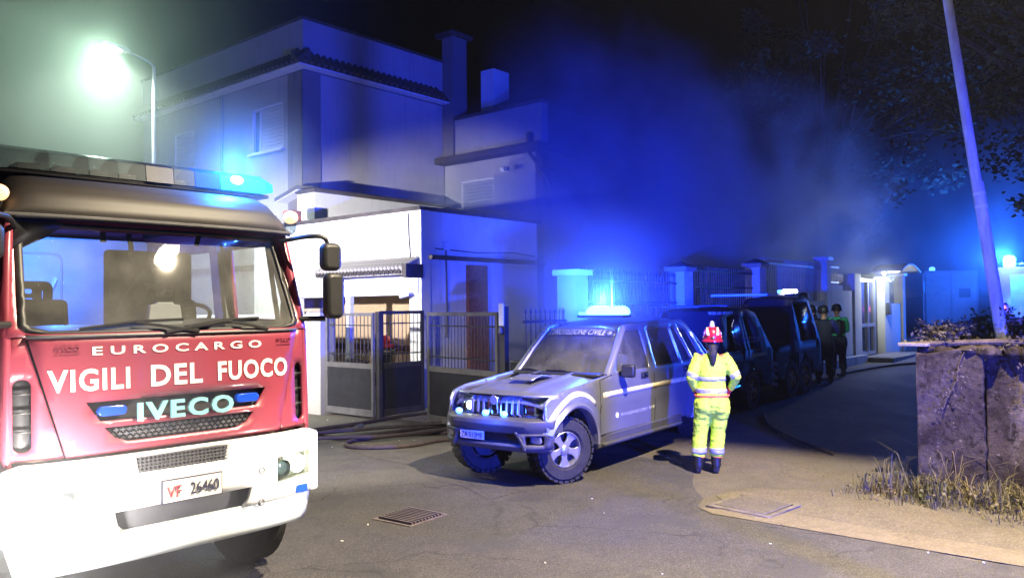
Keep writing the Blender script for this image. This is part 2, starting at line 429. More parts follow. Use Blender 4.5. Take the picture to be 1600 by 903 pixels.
M['dark_glass'] = glass('dark_glass', (.2,.22,.25), .0, .5, .08)
M['dark_paint'] = mat('dark_paint', (.008,.009,.016), .6, spec=.25, var=.2)
M['white_paint'] = mat('white_paint', (.68,.68,.68), .4, coat=.3, var=.06)
M['lens_clear'] = mat('lens_clear', (.35,.36,.40), .08, metal=.5, coat=1)
M['lens_orange'] = mat('lens_orange', (.6,.12,.04), .2, coat=.6)
M['hivis'] = mat('hivis', (.60,.84,.05), .8, var=.09, vscale=9, bump=.35, bscale=22)
M['hivis_green'] = mat('hivis_green', (.06,.60,.28), .8, var=.15, vscale=9, bump=.3, bscale=22)
M['reflect'] = mat('reflect', (.42,.42,.44), .45, metal=.2, var=.1)
M['navy'] = mat('navy', (.012,.014,.035), .85, var=.25, bump=.3, bscale=25)
M['orange_trim'] = mat('orange_trim', (.80,.14,.06), .8, var=.1)
M['helmet_red'] = mat('helmet_red', (.50,.012,.03), .25, coat=.6, var=.05)
M['helmet_yellow'] = mat('helmet_yellow', (.85,.72,.35), .45)
M['skin'] = mat('skin', (.45,.24,.16), .55, var=.08)
M['hair'] = mat('hair', (.012,.010,.012), .6, var=.4, bump=.6, bscale=90, stretch=(1,1,.15))
M['boot'] = mat('boot', (.012,.012,.013), .5, var=.3, bump=.1)
M['glove'] = mat('glove', (.62,.05,.04), .7, var=.15)
M['hose'] = mat('hose', (.040,.028,.027), .8, var=.35, vscale=12, bump=.3)
M['litter'] = mat('litter', (.7,.68,.62), .8, var=.2)
M['flame_red'] = mat('moto_red', (.5,.015,.02), .3, coat=.5)
M['bark'] = mat('bark', (.09,.065,.05), .95, var=.4, vscale=7, bump=.8, stretch=(1,1,.3))
M['leaf'] = mat('leaf', (.030,.050,.020), .8, col2=(.08,.10,.04), vscale=2.5)
M['leaf_dry'] = mat('leaf_dry', (.04,.034,.022), .8, col2=(.095,.075,.05), vscale=3)
M['grass_dry'] = mat('grass_dry', (.20,.15,.07), .85, col2=(.055,.065,.02), vscale=2.2)
M['concrete'] = mat('concrete', (.22,.19,.145), .95, var=.25, vscale=5, bump=.4, bscale=40)
M['cover_frame'] = mat('cover_frame', (.13,.11,.085), .95, var=.3, vscale=8, bump=.5)
M['slab'] = mat('slab', (.19,.165,.13), .95, var=.3, vscale=8, bump=.5, bscale=50)

def ground_mat(name, base, other, fine=120, crack=.0, crack_scale=.55, bumpd=.012, rough=.9, patch=None, gk=1.0):
    m_ = bpy.data.materials.new(name); m_.use_nodes = True; nt = m_.node_tree; N = nt.nodes; L = nt.links
    b = N['Principled BSDF']; b.inputs['Specular IOR Level'].default_value = .3
    tc = N.new('ShaderNodeTexCoord'); src = tc.outputs['Object']
    def nz(sc, det=8, rg=.6):
        n = N.new('ShaderNodeTexNoise'); n.inputs['Scale'].default_value = sc; n.inputs['Detail'].default_value = det; n.inputs['Roughness'].default_value = rg; L.new(src, n.inputs['Vector']); return n.outputs['Fac']
    def rng(s_, a, b_, c=0, d=1):
        r = N.new('ShaderNodeMapRange'); r.inputs[1].default_value = a; r.inputs[2].default_value = b_; r.inputs[3].default_value = c; r.inputs[4].default_value = d; L.new(s_, r.inputs[0]); return r.outputs[0]
    def mix(fac, ca, cb, mode='MIX'):
        x = N.new('ShaderNodeMix'); x.data_type = 'RGBA'; x.blend_type = mode
        if isinstance(fac, float): x.inputs['Factor'].default_value = fac
        else: L.new(fac, x.inputs['Factor'])
        for i, q in ((6, ca), (7, cb)):
            if isinstance(q, tuple): x.inputs[i].default_value = (*q, 1)
            else: L.new(q, x.inputs[i])
        return x.outputs[2]
    c = mix(rng(nz(.45), .38, .66), base, other)
    c = mix(rng(nz(3.1, 10, .7), .35, .75), c, tuple(k*.72 for k in base))
    gr = nz(fine, 3, .7)
    c = mix(rng(gr, .53, .68), c, tuple(min(1, k*(1+2.2*gk)) for k in base))
    c = mix(rng(gr, .46, .33), c, tuple(k*(1-.75*gk) for k in base))
    if patch: c = mix(rng(nz(1.4, 5, .5), .58, .62, 0, .55), c, patch)
    h = gr
    if crack:
        wv = N.new('ShaderNodeTexNoise'); wv.inputs['Scale'].default_value = 1.8; wv.inputs['Detail'].default_value = 6; L.new(src, wv.inputs['Vector'])
        ad = N.new('ShaderNodeVectorMath'); ad.operation = 'MULTIPLY_ADD'; L.new(wv.outputs['Color'], ad.inputs[0]); ad.inputs[1].default_value = (.8,.8,0); L.new(src, ad.inputs[2])
        vo = N.new('ShaderNodeTexVoronoi'); vo.feature = 'DISTANCE_TO_EDGE'; vo.inputs['Scale'].default_value = crack_scale; L.new(ad.outputs[0], vo.inputs['Vector'])
        ck = rng(vo.outputs['Distance'], .0, .012, 1, 0)
        mk = N.new('ShaderNodeMath'); mk.operation = 'MULTIPLY'; L.new(ck, mk.inputs[0]); L.new(rng(nz(.8), .42, .58), mk.inputs[1])
        mk2 = N.new('ShaderNodeMath'); mk2.operation = 'MULTIPLY'; L.new(mk.outputs[0], mk2.inputs[0]); mk2.inputs[1].default_value = crack
        c = mix(mk2.outputs[0], c, (.012,.011,.010))
        sb = N.new('ShaderNodeMath'); sb.operation = 'SUBTRACT'; L.new(h, sb.inputs[0]); L.new(mk2.outputs[0], sb.inputs[1]); h = sb.outputs[0]
    L.new(c, b.inputs['Base Color'])
    L.new(rng(nz(.9), .3, .7, rough-.18, rough), b.inputs['Roughness'])
    bp = N.new('ShaderNodeBump'); bp.inputs['Strength'].default_value = .7; bp.inputs['Distance'].default_value = bumpd
    L.new(h, bp.inputs['Height']); L.new(bp.outputs[0], b.inputs['Normal'])
    return m_
M['asphalt'] = ground_mat('asphalt', (.062,.057,.055), (.090,.083,.077), fine=80, gk=.6, crack=.5, patch=(.05,.048,.05))
M['dirt'] = ground_mat('dirt', (.105,.090,.072), (.145,.122,.092), fine=60, crack=.25, crack_scale=.8, gk=.45, patch=(.10,.09,.08))
M['yard'] = ground_mat('yard', (.20,.18,.15), (.26,.23,.18), fine=70, crack=.4, crack_scale=.5)
M['verge'] = ground_mat('verge', (.125,.105,.076), (.165,.138,.10), fine=55, crack=.1, gk=.4)
M['sand_strip'] = ground_mat('sand_strip', (.155,.128,.088), (.20,.165,.115), fine=50, crack=.5, crack_scale=1.3, gk=.25)

# ------------------------------------------------------------------ ground, road, kerb strip
def gz(x): return max(0.0, x-9.0)*.017
g = MB()
def gfn(u, v):
    x = -60+240*u; y = -90+200*v
    return Vector((x, y, gz(x)+(.0)))
xs = [-80, -20, 0, 3, 6, 9, 12, 15, 18, 22, 26, 30, 36, 44, 60, 90, 200]
ys = [-120, -40, -10, -4, 0, 2, 4, 6, 8, 10, 14, 20, 40, 80, 160]
vs = [(x, y, gz(x)+.035*noise.noise((x*.4, y*.4, 0))*(0 if x < 9 else 1)) for y in ys for x in xs]
nx = len(xs)
g.add(vs, [(j*nx+i, j*nx+i+1, (j+1)*nx+i+1, (j+1)*nx+i) for j in range(len(ys)-1) for i in range(nx-1)])
struct('ground', g, M['dirt'], smooth=0)
def sheet(name, poly, z, material):
    b = MB(); b.panel(poly, lambda x, y: Vector((x, y, z+gz(x))), step=1.5); return struct(name, b, material, smooth=0)
def wobble(pts, amp, seed, step=.35):
    o = []
    for i in range(len(pts)):
        a = Vector(pts[i]); b_ = Vector(pts[(i+1)%len(pts)]); k = max(1, int((b_-a).length/step)) if (b_-a).length < 14 else 1
        for j in range(k):
            p = a+(b_-a)*(j/k); d = Vector((noise.noise((p.x*1.1, p.y*1.1, seed)), noise.noise((p.x*1.1, p.y*1.1, seed+9))))*amp
            o.append((p.x+d.x, p.y+d.y))
    return o

road = MB(); road.panel(wobble(wobble([(-7,-60),(7.22,-60),(7.22,-3),(7.22,2.0),(7.30,3.8),(8.3,4.3),(9.2,4.9),(9.3,6.6),(8.5,7.6),(7.7,8.3),(7.5,10),(7.45,12),(7.5,24),(7.5,70),(-7,70)], .14, 3), .10, 8, .16), lambda x, y: Vector((x,y,.004+gz(x))), step=1.5)
struct('road', road, M['asphalt'], smooth=0)
sheet('courtyard', [(9.75,8.2),(9.75,11.4),(9.75,30),(30,30),(30,8.0)], .006, M['yard'])
sheet('gutter_strip', wobble([(7.16,-30),(7.62,-30),(7.60,1.0),(7.62,2.9),(7.30,3.75),(7.16,3.55)], .05, 5, .4), .010, M['sand_strip'])
sheet('sandy_verge', wobble(wobble([(7.4,-30),(8.6,-30),(8.5,-1),(8.3,1.5),(8.7,2.8),(8.4,3.6),(7.9,4.0),(7.4,3.4)], .35, 21, .5), .12, 31, .2), .007, M['verge'])
# patch of asphalt in front of the off-roader
sheet('asphalt_patch', wobble([(6.9,7.6),(7.3,9.1),(8.6,9.0),(9.0,7.6),(8.3,6.2),(7.0,5.4),(6.3,5.6)], .25, 11, .3), .008, M['asphalt'])
# concrete inspection slab let into the ground beside the gutter strip
rs = Matrix.Rotation(R(8), 3, 'Z')
sl = thing('utility_cover', 'square concrete utility cover flush in the dirt beside the pale gutter strip', 'utility cover', (7.68, 3.36, 0), R(-6))
b = MB(); b.box(-.26,.26,-.27,.27,-.05,.030); obj('lid', b, M['dirt'], sl, bevel=.01)
b = MB()
for q in ((-.33,-.275,-.34,.34),(.275,.33,-.34,.34),(-.275,.275,-.34,-.285),(-.275,.275,.285,.34)): b.box(q[0],q[1],q[2],q[3],-.05,.024)
obj('frame', b, M['cover_frame'], sl, bevel=.008)
# drain grate in the road
dr = thing('drain_grate', 'rusty iron drain grate set in the asphalt before the off-roader', 'drain', (5.30, 5.76, 0), R(4))
b = MB(); b.box(-.27,.27,-.25,-.215,-.02,.014); b.box(-.27,.27,.215,.25,-.02,.014); b.box(-.27,-.235,-.215,.215,-.02,.0137); b.box(.235,.27,-.215,.215,-.02,.0137)
obj('frame', b, M['iron_rust'], dr, bevel=.003)
b = MB(); b.box(-.235,.235,-.215,.215,.0045,.0055); obj('pit_shade', b, M['plastic_black'], dr, smooth=0)  # black sheet on the road stands in for the shade below the bars
b = MB(); b.box(-.010,.010,-.215,.215,.006,.030); bar_me = mesh_of('grate_bar', b, 0); bar_me.materials.append(M['iron_rust'])
for i in range(10):
    o = obj('grate_bar', None, None, dr, mesh=bar_me); o.location = (-.205+i*.0455, 0, 0)
# loose bits: litter
b = MB()
for i in range(46):
    if i < 30: x, y = rnd.uniform(2,7.2), rnd.uniform(1,6.5)
    elif i < 60: x, y = rnd.uniform(7.2,9.4), rnd.uniform(8.6,12)
    else: x, y = rnd.uniform(7,9.2), rnd.uniform(1.5,5)
    s_ = rnd.uniform(.006,.014)
    b.cbox((x,y,.008+s_*.3), (s_*rnd.uniform(1,2.2), s_, s_*.6), Matrix.Rotation(rnd.uniform(0,3),3,'Z'))
stuff(obj('litter', b, M['litter'], smooth=0), 'small pale bits of grit and paper scattered over the asphalt', 'litter')
b = MB(); b.cbox((8.62,10.62,.035),(.22,.10,.05),Matrix.Rotation(.5,3,'Z')); b.cyl((8.52,10.58,.05),(8.74,10.68,.05),.035,n=10)
tag(obj('hose_coupling', b, M['plastic_grey'], bevel=.01), 'dark metal hose coupling lying between the hoses before the gate', 'hose coupling')

# ------------------------------------------------------------------ hoses
def curve_pts(cs, n=8):
    P = [Vector(c) for c in cs]; out = []
    for i in range(len(P)-1):
        p0, p1, p2, p3 = P[max(i-1,0)], P[i], P[i+1], P[min(i+2,len(P)-1)]
        for j in range(n):
            t = j/n; out.append(.5*((2*p1)+(p2-p0)*t+(2*p0-5*p1+4*p2-p3)*t*t+(3*p1-p0-3*p2+p3)*t*t*t))
    out.append(P[-1]); return out
def hose(pts, label, r=.032, lift=.0):
    b = MB(); b.tube(curve_pts([(x, y, gz(x)+r+.006+lift) for x, y in pts]), r, 8, sq=.8); return tag(obj('fire_hose', b, M['hose'], smooth=60), label, 'hose', 'fire hoses on the ground')
hose([(3.9,9.6),(6.2,10.6),(7.83,10.98),(8.89,10.96),(9.6,11.0),(10.3,10.9),(11.2,10.4),(12.5,9.6)], 'dark hose running from the fire engine through the open gate')
hose([(4.2,9.9),(6.4,10.6),(7.66,10.62),(7.72,9.97),(8.46,9.8),(9.19,9.7),(9.9,9.5),(11,9.3)], 'second dark hose curving toward the right gate leaf', .032)
hose([(9.05,8.0),(8.63,8.55),(7.91,8.61),(7.45,8.95),(7.36,9.35),(7.75,9.62),(8.5,9.45),(9.07,9.0),(9.35,8.5)], 'looped dark hose lying nearest the road before the right gate leaf', .032, .0)
hose([(9.2,9.0),(8.6,9.15),(8.0,9.35),(7.6,9.75),(7.2,10.1),(7.62,10.35),(8.4,10.1),(9.5,9.55)], 'wide hose loop crossing the other hoses between gate and road', .03, .05)
hose([(13.6,5.75),(12.6,5.25),(11.9,4.75),(11.2,4.1),(10.75,3.6)], 'dark hose on the dusty ground behind the person in yellow', .022)
hose([(20.7,6.8),(22,6.7),(24,6.35),(25.6,5.6)], 'thin hose leading from the firefighters past the lit door', .035)

# ------------------------------------------------------------------ main house
hs = thing('house', 'two storey pale house with flat parapet and grey corner strips behind the garage', 'house', (12, 16.9, 0))
def hb(name, x0,x1,y0,y1,z0,z1, mt, parent=hs, bevel=.0, off=(12,16.9,0)):
    b = MB(); b.box(x0-off[0],x1-off[0],y0-off[1],y1-off[1],z0,z1); return obj(name, b, mt, parent, bevel=bevel, smooth=0)
def wall_with_holes(name, axis, c, thick, outer, holes, mt, parent, off):
    b = MB()
    if axis == 'X': b.panel(outer, lambda y,z: Vector((c-off[0], y-off[1], z)), holes, step=1.2)
    else: b.panel(outer, lambda x,z: Vector((x-off[0], c-off[1], z)), holes, step=1.2, flip=False)
    o = obj(name, b, mt, parent, smooth=0, solid=thick); return o
O1 = (12,16.9,0)
win = [(17.75,6.16),(19.2,6.16),(19.2,7.36),(17.75,7.36)]
win2 = [(22.2,5.9),(23.4,5.9),(23.4,7.3),(22.2,7.3)]
win3 = [(18.0,3.3),(18.9,3.3),(18.9,4.5),(18.0,4.5)]
wall_with_holes('front_wall','X',12.0,-.28,[(16.9,-.3),(25.4,-.3),(25.4,8.0),(16.9,8.0)],[win,win2,win3],M['lilac_render'],hs,O1)
wall_with_holes('side_wall','Y',16.9,.28,[(12.285,-.3),(17.0,-.3),(17.0,8.0),(12.285,8.0)],[],M['lilac_render'],hs,O1)
hb('back_wall',12.3,20,25.1,25.38,-.3,8.0,M['lilac_render'])
hb('corner_strip',11.965,11.998,16.87,17.5,-.3,7.98,M['grey_render'])
hb('corner_strip',11.965,12.52,16.868,16.898,-.3,7.98,M['grey_render'])
hb('roof_slab',12.0,20,16.95,25.4,8.0,8.1,M['grey_render'])
hb('parapet',11.98,17.6,16.86,25.4,8.42,9.28,M['lilac_render'])
hb('parapet_coping',11.93,17.65,16.81,25.45,9.283,9.34,M['coping'])
# tiled cornice running round under the parapet, individual tiles
b = MB()
b.prism([(11.62,8.06),(11.98,8.42),(11.98,8.06)], 'Y', 0, 8.9, Matrix.Translation((-12,-.36,0)))
b.prism([(16.54-16.9,8.061),(16.9-.045-16.9,8.42),(-.045,8.061)], 'X', -.38, 5.0)
obj('cornice', b, M['coping'], hs, smooth=0)
hb('cornice_soffit',11.66,11.995,16.56,25.4,8.02,8.055,M['frame_white'])
hb('cornice_soffit',11.996,17.0,16.56,16.865,8.02,8.055,M['frame_white'])
tb = MB(); tb.tube([(0,0,0),(-.36,0,-.36)], .055, 8); tile_me = mesh_of('roof_tile', tb, 60); tile_me.materials.append(M['coping'])
for i in range(44):
    o = obj('roof_tile', None, None, hs, mesh=tile_me); o.location = (-.03, -.3+i*.2, 8.45)
tb = MB(); tb.tube([(0,0,0),(0,-.36,-.36)], .055, 8); tile_me2 = mesh_of('roof_tile', tb, 60); tile_me2.materials.append(M['coping'])
for i in range(25):
    o = obj('roof_tile', None, None, hs, mesh=tile_me2); o.location = (-.2+i*.2, -.05, 8.45)
def window(parent, off, x, ys_, zs_, shut, nslat=11, open_part=None):
    y0,y1 = ys_; z0,z1 = zs_
    fr = MB()
    for q in ((y0,y1,z1-.05,z1),(y0,y1,z0,z0+.05),(y0,y0+.05,z0+.05,z1-.05),(y1-.05,y1,z0+.05,z1-.05)):
        fr.box(x+.02-off[0],x+.10-off[0],q[0]-off[1],q[1]-off[1],q[2],q[3])
    f = obj('window', fr, M['frame_white'], parent, smooth=0)
    pb = MB(); pb.box(x+.12-off[0],x+.13-off[0],y0+.02-off[1],y1-.02-off[1],z0+.02,z1-.02); obj('pane', pb, M['window_dark'], f, smooth=0)
    sb = MB(); sb.box(x-.10-off[0],x+.02-off[0],y0-.06-off[1],y1+.06-off[1],z0-.06,z0-.005); obj('sill', sb, M['frame_white'], f, smooth=0)
    yb = open_part if open_part else y1-.05
    h = (z1-z0-.1)/nslat
    s_ = MB(); s_.box(-.012,.012,0,yb-y0-.05,0,h*.86); sm = mesh_of('shutter_slat', s_, 0); sm.materials.append(shut)
    for i in range(nslat):
        o = obj('shutter_slat', None, None, f, mesh=sm); o.location = (x+.05-off[0], y0+.05-off[1], z0+.05+i*h); o.rotation_euler = (0,R(-8),0)
    return f
window(hs,O1,12.0,(17.75,19.2),(6.16,7.36),M['shutter'],11,18.78)
hb('window_reveal',12.02,12.1,18.8,18.86,6.2,7.3,M['frame_white'])
window(hs,O1,12.0,(22.2,23.4),(5.9,7.3),M['shutter'],12)
window(hs,O1,12.0,(18.0,18.9),(3.3,4.5),M['shutter_blue'],10)
hb('string_course',11.94,11.998,17.55,25.4,3.05,3.2,M['grey_render'])
b = MB(); b.cyl((11.93-12,20.6-16.9,.1),(11.93-12,20.6-16.9,8.0),.045,n=8); obj('downpipe', b, M['grey_render'], hs)

# rear block with terrace, right of the house
h2 = thing('terrace_block', 'set back pale block with roof terrace, canopy edge and shuttered balcony', 'building', (17, 13.2, 0))
O2 = (17,13.2,0)
def h2b(n, *a, **k): return hb(n, *a, parent=h2, off=O2, **k)
shw = [(14.95,4.3),(16.23,4.3),(16.23,5.68),(14.95,5.68)]
wall_with_holes('wall','X',17.0,-.28,[(13.45,-.3),(16.88,-.3),(16.88,6.2),(13.45,6.2)],[shw],M['lilac_render'],h2,O2)
window(h2,O2,17.0,(14.95,16.23),(4.3,5.68),M['shutter_blue'],13)
h2b('side_wall',17.0,26,13.2,13.44,-.3,6.2,M['burnt'])
h2b('side_panel',16.97,16.998,13.46,14.9,4.2,5.66,M['shutter_blue'])
h2b('canopy_slab',16.55,26,13.0,16.87,6.20,6.38,M['coping'],bevel=.02)
h2b('terrace_parapet',16.98,17.25,13.2,16.42,6.382,7.5,M['lilac_render'])
h2b('terrace_side',17.25,25,13.22,13.45,6.382,7.5,M['burnt'])
h2b('terrace_coping',16.92,17.32,13.14,16.45,7.503,7.58,M['coping'])
h2b('upper_block',18.6,25,13.9,16.9,6.382,7.5,M['burnt'])
h2b('pillar',16.9,17.5,16.43,16.86,6.382,10.0,M['grey_render'])
h2b('pillar_cap',16.75,17.65,16.30,17.0,10.003,10.12,M['coping'])
h2b('chimney',17.6,18.3,15.45,15.95,6.382,9.0,M['white_render'])
b = MB(); b.lathe([(.05,0),(.09,.05),(.1,.3),(.04,.34)],c=(-.1,.35,6.385),n=10); obj('flower_pot', b, M['coping'], h2)
# broken gutter and melted bits along the burnt edge
b = MB(); b.tube(curve_pts([(-.45,.1,6.1),(-.4,-.2,5.7),(-.1,-.3,5.2),(.3,-.28,4.2),(.25,-.25,2.5)]), .05, 6); b.tube(curve_pts([(-.4,-.1,6.2),(1.5,-.4,6.0),(3,-.3,6.15),(5,-.5,5.9)]), .06, 6)
obj('hanging_gutter', b, M['burnt'], h2)
for (yy, nm, lb) in ((14.45,'security_camera','white security camera under the terrace canopy, the left one of two'),(14.0,'security_camera','dark security camera at the burnt end of the terrace canopy')):
    c = thing(nm, lb, 'camera', (16.98, yy, 5.86), 0, 'security cameras on the walls')
    b = MB(); b.cyl((0,0,0),(-.12,0,-.02),.03,n=8); obj('bracket', b, M['frame_white'], c)
    b = MB(); b.cyl((-.10,-.02,-.02),(-.32,-.10,-.08),.06,n=12); obj('housing', b, M['frame_white'] if yy > 14.2 else M['plastic_black'], c, bevel=.01)

# gabled porch roof between the house and the garage roof
gp = thing('porch_roof', 'low tiled porch roof with dark ridge line rising over the garage', 'roof', (12,14.5,0))
obj('porch_wall', MB().box(-.2,4.3,1.66,2.36,3.7,4.84), M['white_render'], gp, smooth=0)
obj('coping', MB().box(-.32,4.4,1.50,2.30,4.845,4.92), M['coping'], gp, bevel=.01)
b = MB(); b.prism([(1.45,4.93),(2.10,5.03),(3.05,4.80),(3.05,4.72),(2.10,4.94),(1.45,4.925)], 'X', -.40, -.22); obj('barge_board', b, M['coping'], gp, smooth=0)
obj('soffit', MB().add([(-.38,2.10,4.92),(-.38,3.02,4.70),(.0,3.02,4.70),(.0,2.10,4.92)],[(0,1,2,3)]), M['frame_white'], gp, solid=.02, smooth=0)

# ------------------------------------------------------------------ garage
ga = thing('garage', 'low white garage with dark coping, tiled eave and open brown front', 'garage', (11,11.6,0))
OG = (11,11.6,0)
def gb(n, *a, **k): return hb(n, *a, parent=ga, off=OG, **k)
opening = [(12.0,-.3),(16.2,-.3),(16.2,2.27),(12.0,2.27)]
wall_with_holes('front_wall','X',11.0,-.25,[(11.6,-.35),(11.95,-.35),(11.95,2.27),(13.78,2.27),(13.78,3.95),(11.6,3.95)],[],M['white_render'],ga,OG)
wall_with_holes('front_wall','X',11.06,-.25,[(15.9,-.35),(17.6,-.35),(17.6,3.95),(13.785,3.95),(13.785,2.27),(15.9,2.27)],[],M['white_render'],ga,OG)
wall_with_holes('side_wall','Y',11.65,.25,[(11.255,-.35),(14.75,-.35),(14.75,3.95),(11.255,3.95)],[],M['garage_side'],ga,OG)
# world-space soot on the side wall needs object space = world x
gb('roof_coping',10.93,11.40,11.56,17.65,3.953,4.02,M['coping'])
gb('roof_coping',11.402,14.85,11.57,11.9,3.954,4.018,M['coping'])
gb('lintel',10.97,10.998,11.66,14.42,2.30,2.60,M['white_render'])
gb('side_ledge',11.2,14.9,11.50,11.648,2.98,3.06,M['coping'],bevel=.01)
gb('brick_pier',12.33,12.92,11.56,11.648,-.2,2.9,M['brick'])
b = MB(); b.add([(.4,.3,3.96),(3.9,.3,3.96),(3.9,5.9,3.96),(.4,5.9,3.96),(2.6,1.8,4.38),(2.6,4.4,4.38)],[(0,1,4),(1,2,5,4),(2,3,5),(3,0,4,5)]); obj('hip_roof', b, M['coping'], ga, smooth=0)
# tiled eave across the front
b = MB(); b.prism([(-.42,2.66),(0,2.66),(0,2.98),(-.42,2.80)], 'Y', .04, 2.82); ev = obj('eave', b, M['tile_grey'], ga, smooth=0)
tb = MB(); tb.tube([(-.47,0,2.78),(.0,0,2.99)], .052, 10); te = mesh_of('roof_tile', tb, 60); te.materials.append(M['tile_grey'])
for i in range(25):
    o = obj('roof_tile', None, None, ev, mesh=te); o.location = (0,.09+i*.113,.0)
tb = MB(); tb.lathe([(.026,0),(.05,0),(.05,.03),(.026,.03)],c=(-.45,0,2.735),axis='X',n=10); te = mesh_of('tile_end', tb, 60); te.materials.append(M['coping'])
for i in range(24):
    o = obj('tile_end', None, None, ev, mesh=te); o.location = (-.03,.145+i*.113,-.01)
gb('eave_end',10.52,10.98,11.52,11.63,2.60,2.86,M['coping'])
# inside of the garage: beige back wall, brown rail, white pipe
gb('inner_wall',12.6,12.7,11.92,17.4,-.2,3.6,M['beige'])
gb('inner_side',11.3,12.6,11.902,11.98,-.2,2.9,M['beige'])
gb('ceiling',11.27,12.6,11.99,17.4,2.30,2.34,M['frame_white'])
gb('rub_rail',12.53,12.598,12.2,17,1.02,1.16,M['wood_rail'])
b = MB(); b.cyl((1.45,.62,0),(1.45,.62,2.3),.055,n=10); obj('drain_pipe', b, M['frame_white'], ga)
b = MB(); b.box(.06,.17,2.3,2.45,0,2.27); obj('door_jamb', b, M['frame_white'], ga, smooth=0)
sc_ = thing('security_camera', 'white bullet security camera beside the garage opening above the gate', 'camera', (10.97, 11.83, 2.30), 0, 'security cameras on the walls')
b = MB(); b.cyl((.03,0,0),(-.08,0,-.02),.03,n=8); obj('bracket', b, M['frame_white'], sc_)
b = MB(); b.cyl((-.08,.0,-.01),(-.20,.16,-.06),.05,n=12); obj('housing', b, M['frame_white'], sc_, bevel=.01)
obj('cable', MB().tube(curve_pts([(-.02,.35,3.9),(-.02,.33,3.4),(-.02,.30,3.1),(-.02,.28,2.35)],4),.012,5), M['plastic_grey'], ga)
obj('cable', MB().tube([(.4,-.0,3.2),(1.6,.02,3.17),(2.8,-.0,3.22),(3.6,.0,3.18)],.014,5), M['plastic_grey'], ga)
obj('junction_box', MB().box(.62,.80,-.03,.045,3.18,3.34), M['frame_white'], ga, bevel=.01)
obj('cable', MB().tube(curve_pts([(.7,-.0,3.18),(.72,.0,2.3),(.70,.0,1.4)],4),.012,5), M['plastic_grey'], ga)
obj('cable', MB().tube(curve_pts([(-.03,.3,8.0),(-.02,.34,6.9),(-.03,.42,5.9),(-.02,.50,5.0)],4),.016,5), M['plastic_grey'], hs)
# wall lamp box near the porch
b = MB(); b.box(10.7,11.0,15.55,15.85,4.03,4.26); tag(obj('vent_box', b, M['brick'], bevel=.01), 'small brown vent box on the garage roof behind the engine mirror', 'vent')

# scooter standing in the garage, seen through the gate bars
sc = thing('scooter', 'dark scooter with a red helmet on it, seen through the gate bars', 'scooter', (11.75, 14.05, 0), R(8))
b = MB(); b.prism([(-.6,.35),(-.2,.28),(.25,.3),(.5,.62),(.62,1.0),(.55,1.05),(.38,.62),(.15,.45),(-.1,.48),(-.2,.78),(-.75,.82),(-.8,.6)], 'Y', -.14, .14); obj('body', b, M['dark_paint'], sc, bevel=.03)
b = MB(); b.prism([(-.75,.82),(-.2,.79),(-.15,.86),(-.45,.92),(-.72,.93)], 'Y', -.13, .13); obj('seat', b, M['seat'], sc, bevel=.02)
for xw in (-.55,.68):
    b = MB(); b.lathe([(.12,-.05),(.24,-.06),(.27,-.03),(.27,.03),(.24,.06),(.12,.05)],c=(xw,0,.27),axis='Y',n=18); obj('wheel', b, M['rubber'], sc)
b = MB(); b.tube([(.5,-.34,1.1),(.52,-.1,1.02),(.52,.1,1.02),(.5,.34,1.1)], .017, 8); obj('handlebar', b, M['chrome'], sc)
b = MB(); b.ball((.64,0,.88),(.07,.08,.08)); obj('headlight', b, M['lens_clear'], sc)
b = MB(); b.ball((.5,.02,1.26),(.15,.13,.14),14,8); b.box(.36,.64,-.12,.14,1.12,1.20); tag(obj('helmet', b, M['flame_red'], bevel=.01), 'red helmet resting on the scooter handlebar in the garage', 'helmet').location = (11.7,14.05,0)


# ------------------------------------------------------------------ gate
def gate_leaf(root, name, L, H=1.93, mid=.96, bars=11, light='gate_light', thick=.05):
    lf = obj(name, MB().box(0,.055,-thick/2,thick/2,.06,H).box(L-.055,L,-thick/2,thick/2,.06,H).box(.055,L-.055,-thick/2,thick/2,H-.06,H).box(.055,L-.055,-thick/2,thick/2,mid-.04,mid+.05).box(.055,L-.055,-thick/2,thick/2,.06,.18), M[light], root, smooth=0)
    obj('sheet_panel', MB().box(.056,L-.056,-.012,.012,.18,mid-.04), M['panel_dark'], lf, smooth=0)
    bm_ = MB(); bm_.cyl((0,0,mid+.05),(0,0,H-.06),.008,n=6); me_ = mesh_of('bar', bm_, 60); me_.materials.append(M['iron'])
    for i in range(bars):
        o = obj('bar', None, None, lf, mesh=me_); o.location = (.055+(L-.11)*(i+1)/(bars+1),0,0)
    obj('cross_rail', MB().box(.056,L-.056,-.008,.008,mid+.20,mid+.222).box(.056,L-.056,-.008,.008,H-.24,H-.218), M['iron'], lf, smooth=0)
    return lf
gt = thing('gate', 'grey metal driveway gate standing open before the garage, barred above and panelled below', 'gate', (9.5,11.25,0))
a = gate_leaf(gt,'fixed_leaf',1.38,bars=11); a.location = (-.03,1.36,0); a.rotation_euler = (0,0,R(-90))
a = gate_leaf(gt,'open_leaf',1.02,H=1.96,bars=9,light='gate_metal'); a.location = (.12,-.02,0); a.rotation_euler = (0,0,R(-3))
obj('fold_post', MB().box(.02,.10,-.10,-.0,.03,1.95), M['gate_metal'], gt, smooth=0)
rg = thing('gate', 'right leaf of the driveway gate, grey frame standing half hidden behind the off-roader', 'gate', (9.42,8.22,0))
a = gate_leaf(rg,'leaf',1.92,bars=19); a.rotation_euler = (0,0,R(80.5))
gpst = thing('gate_pillar', 'pale rendered gate pillar beside the fire engine mirror', 'pillar', (9.5,12.85,0))
obj('shaft', MB().box(-.16,.18,-.22,.22,-.2,1.95), M['column'], gpst, smooth=0)
obj('cap', MB().box(-.2,.22,-.26,.26,1.953,2.02), M['concrete'], gpst, bevel=.01)
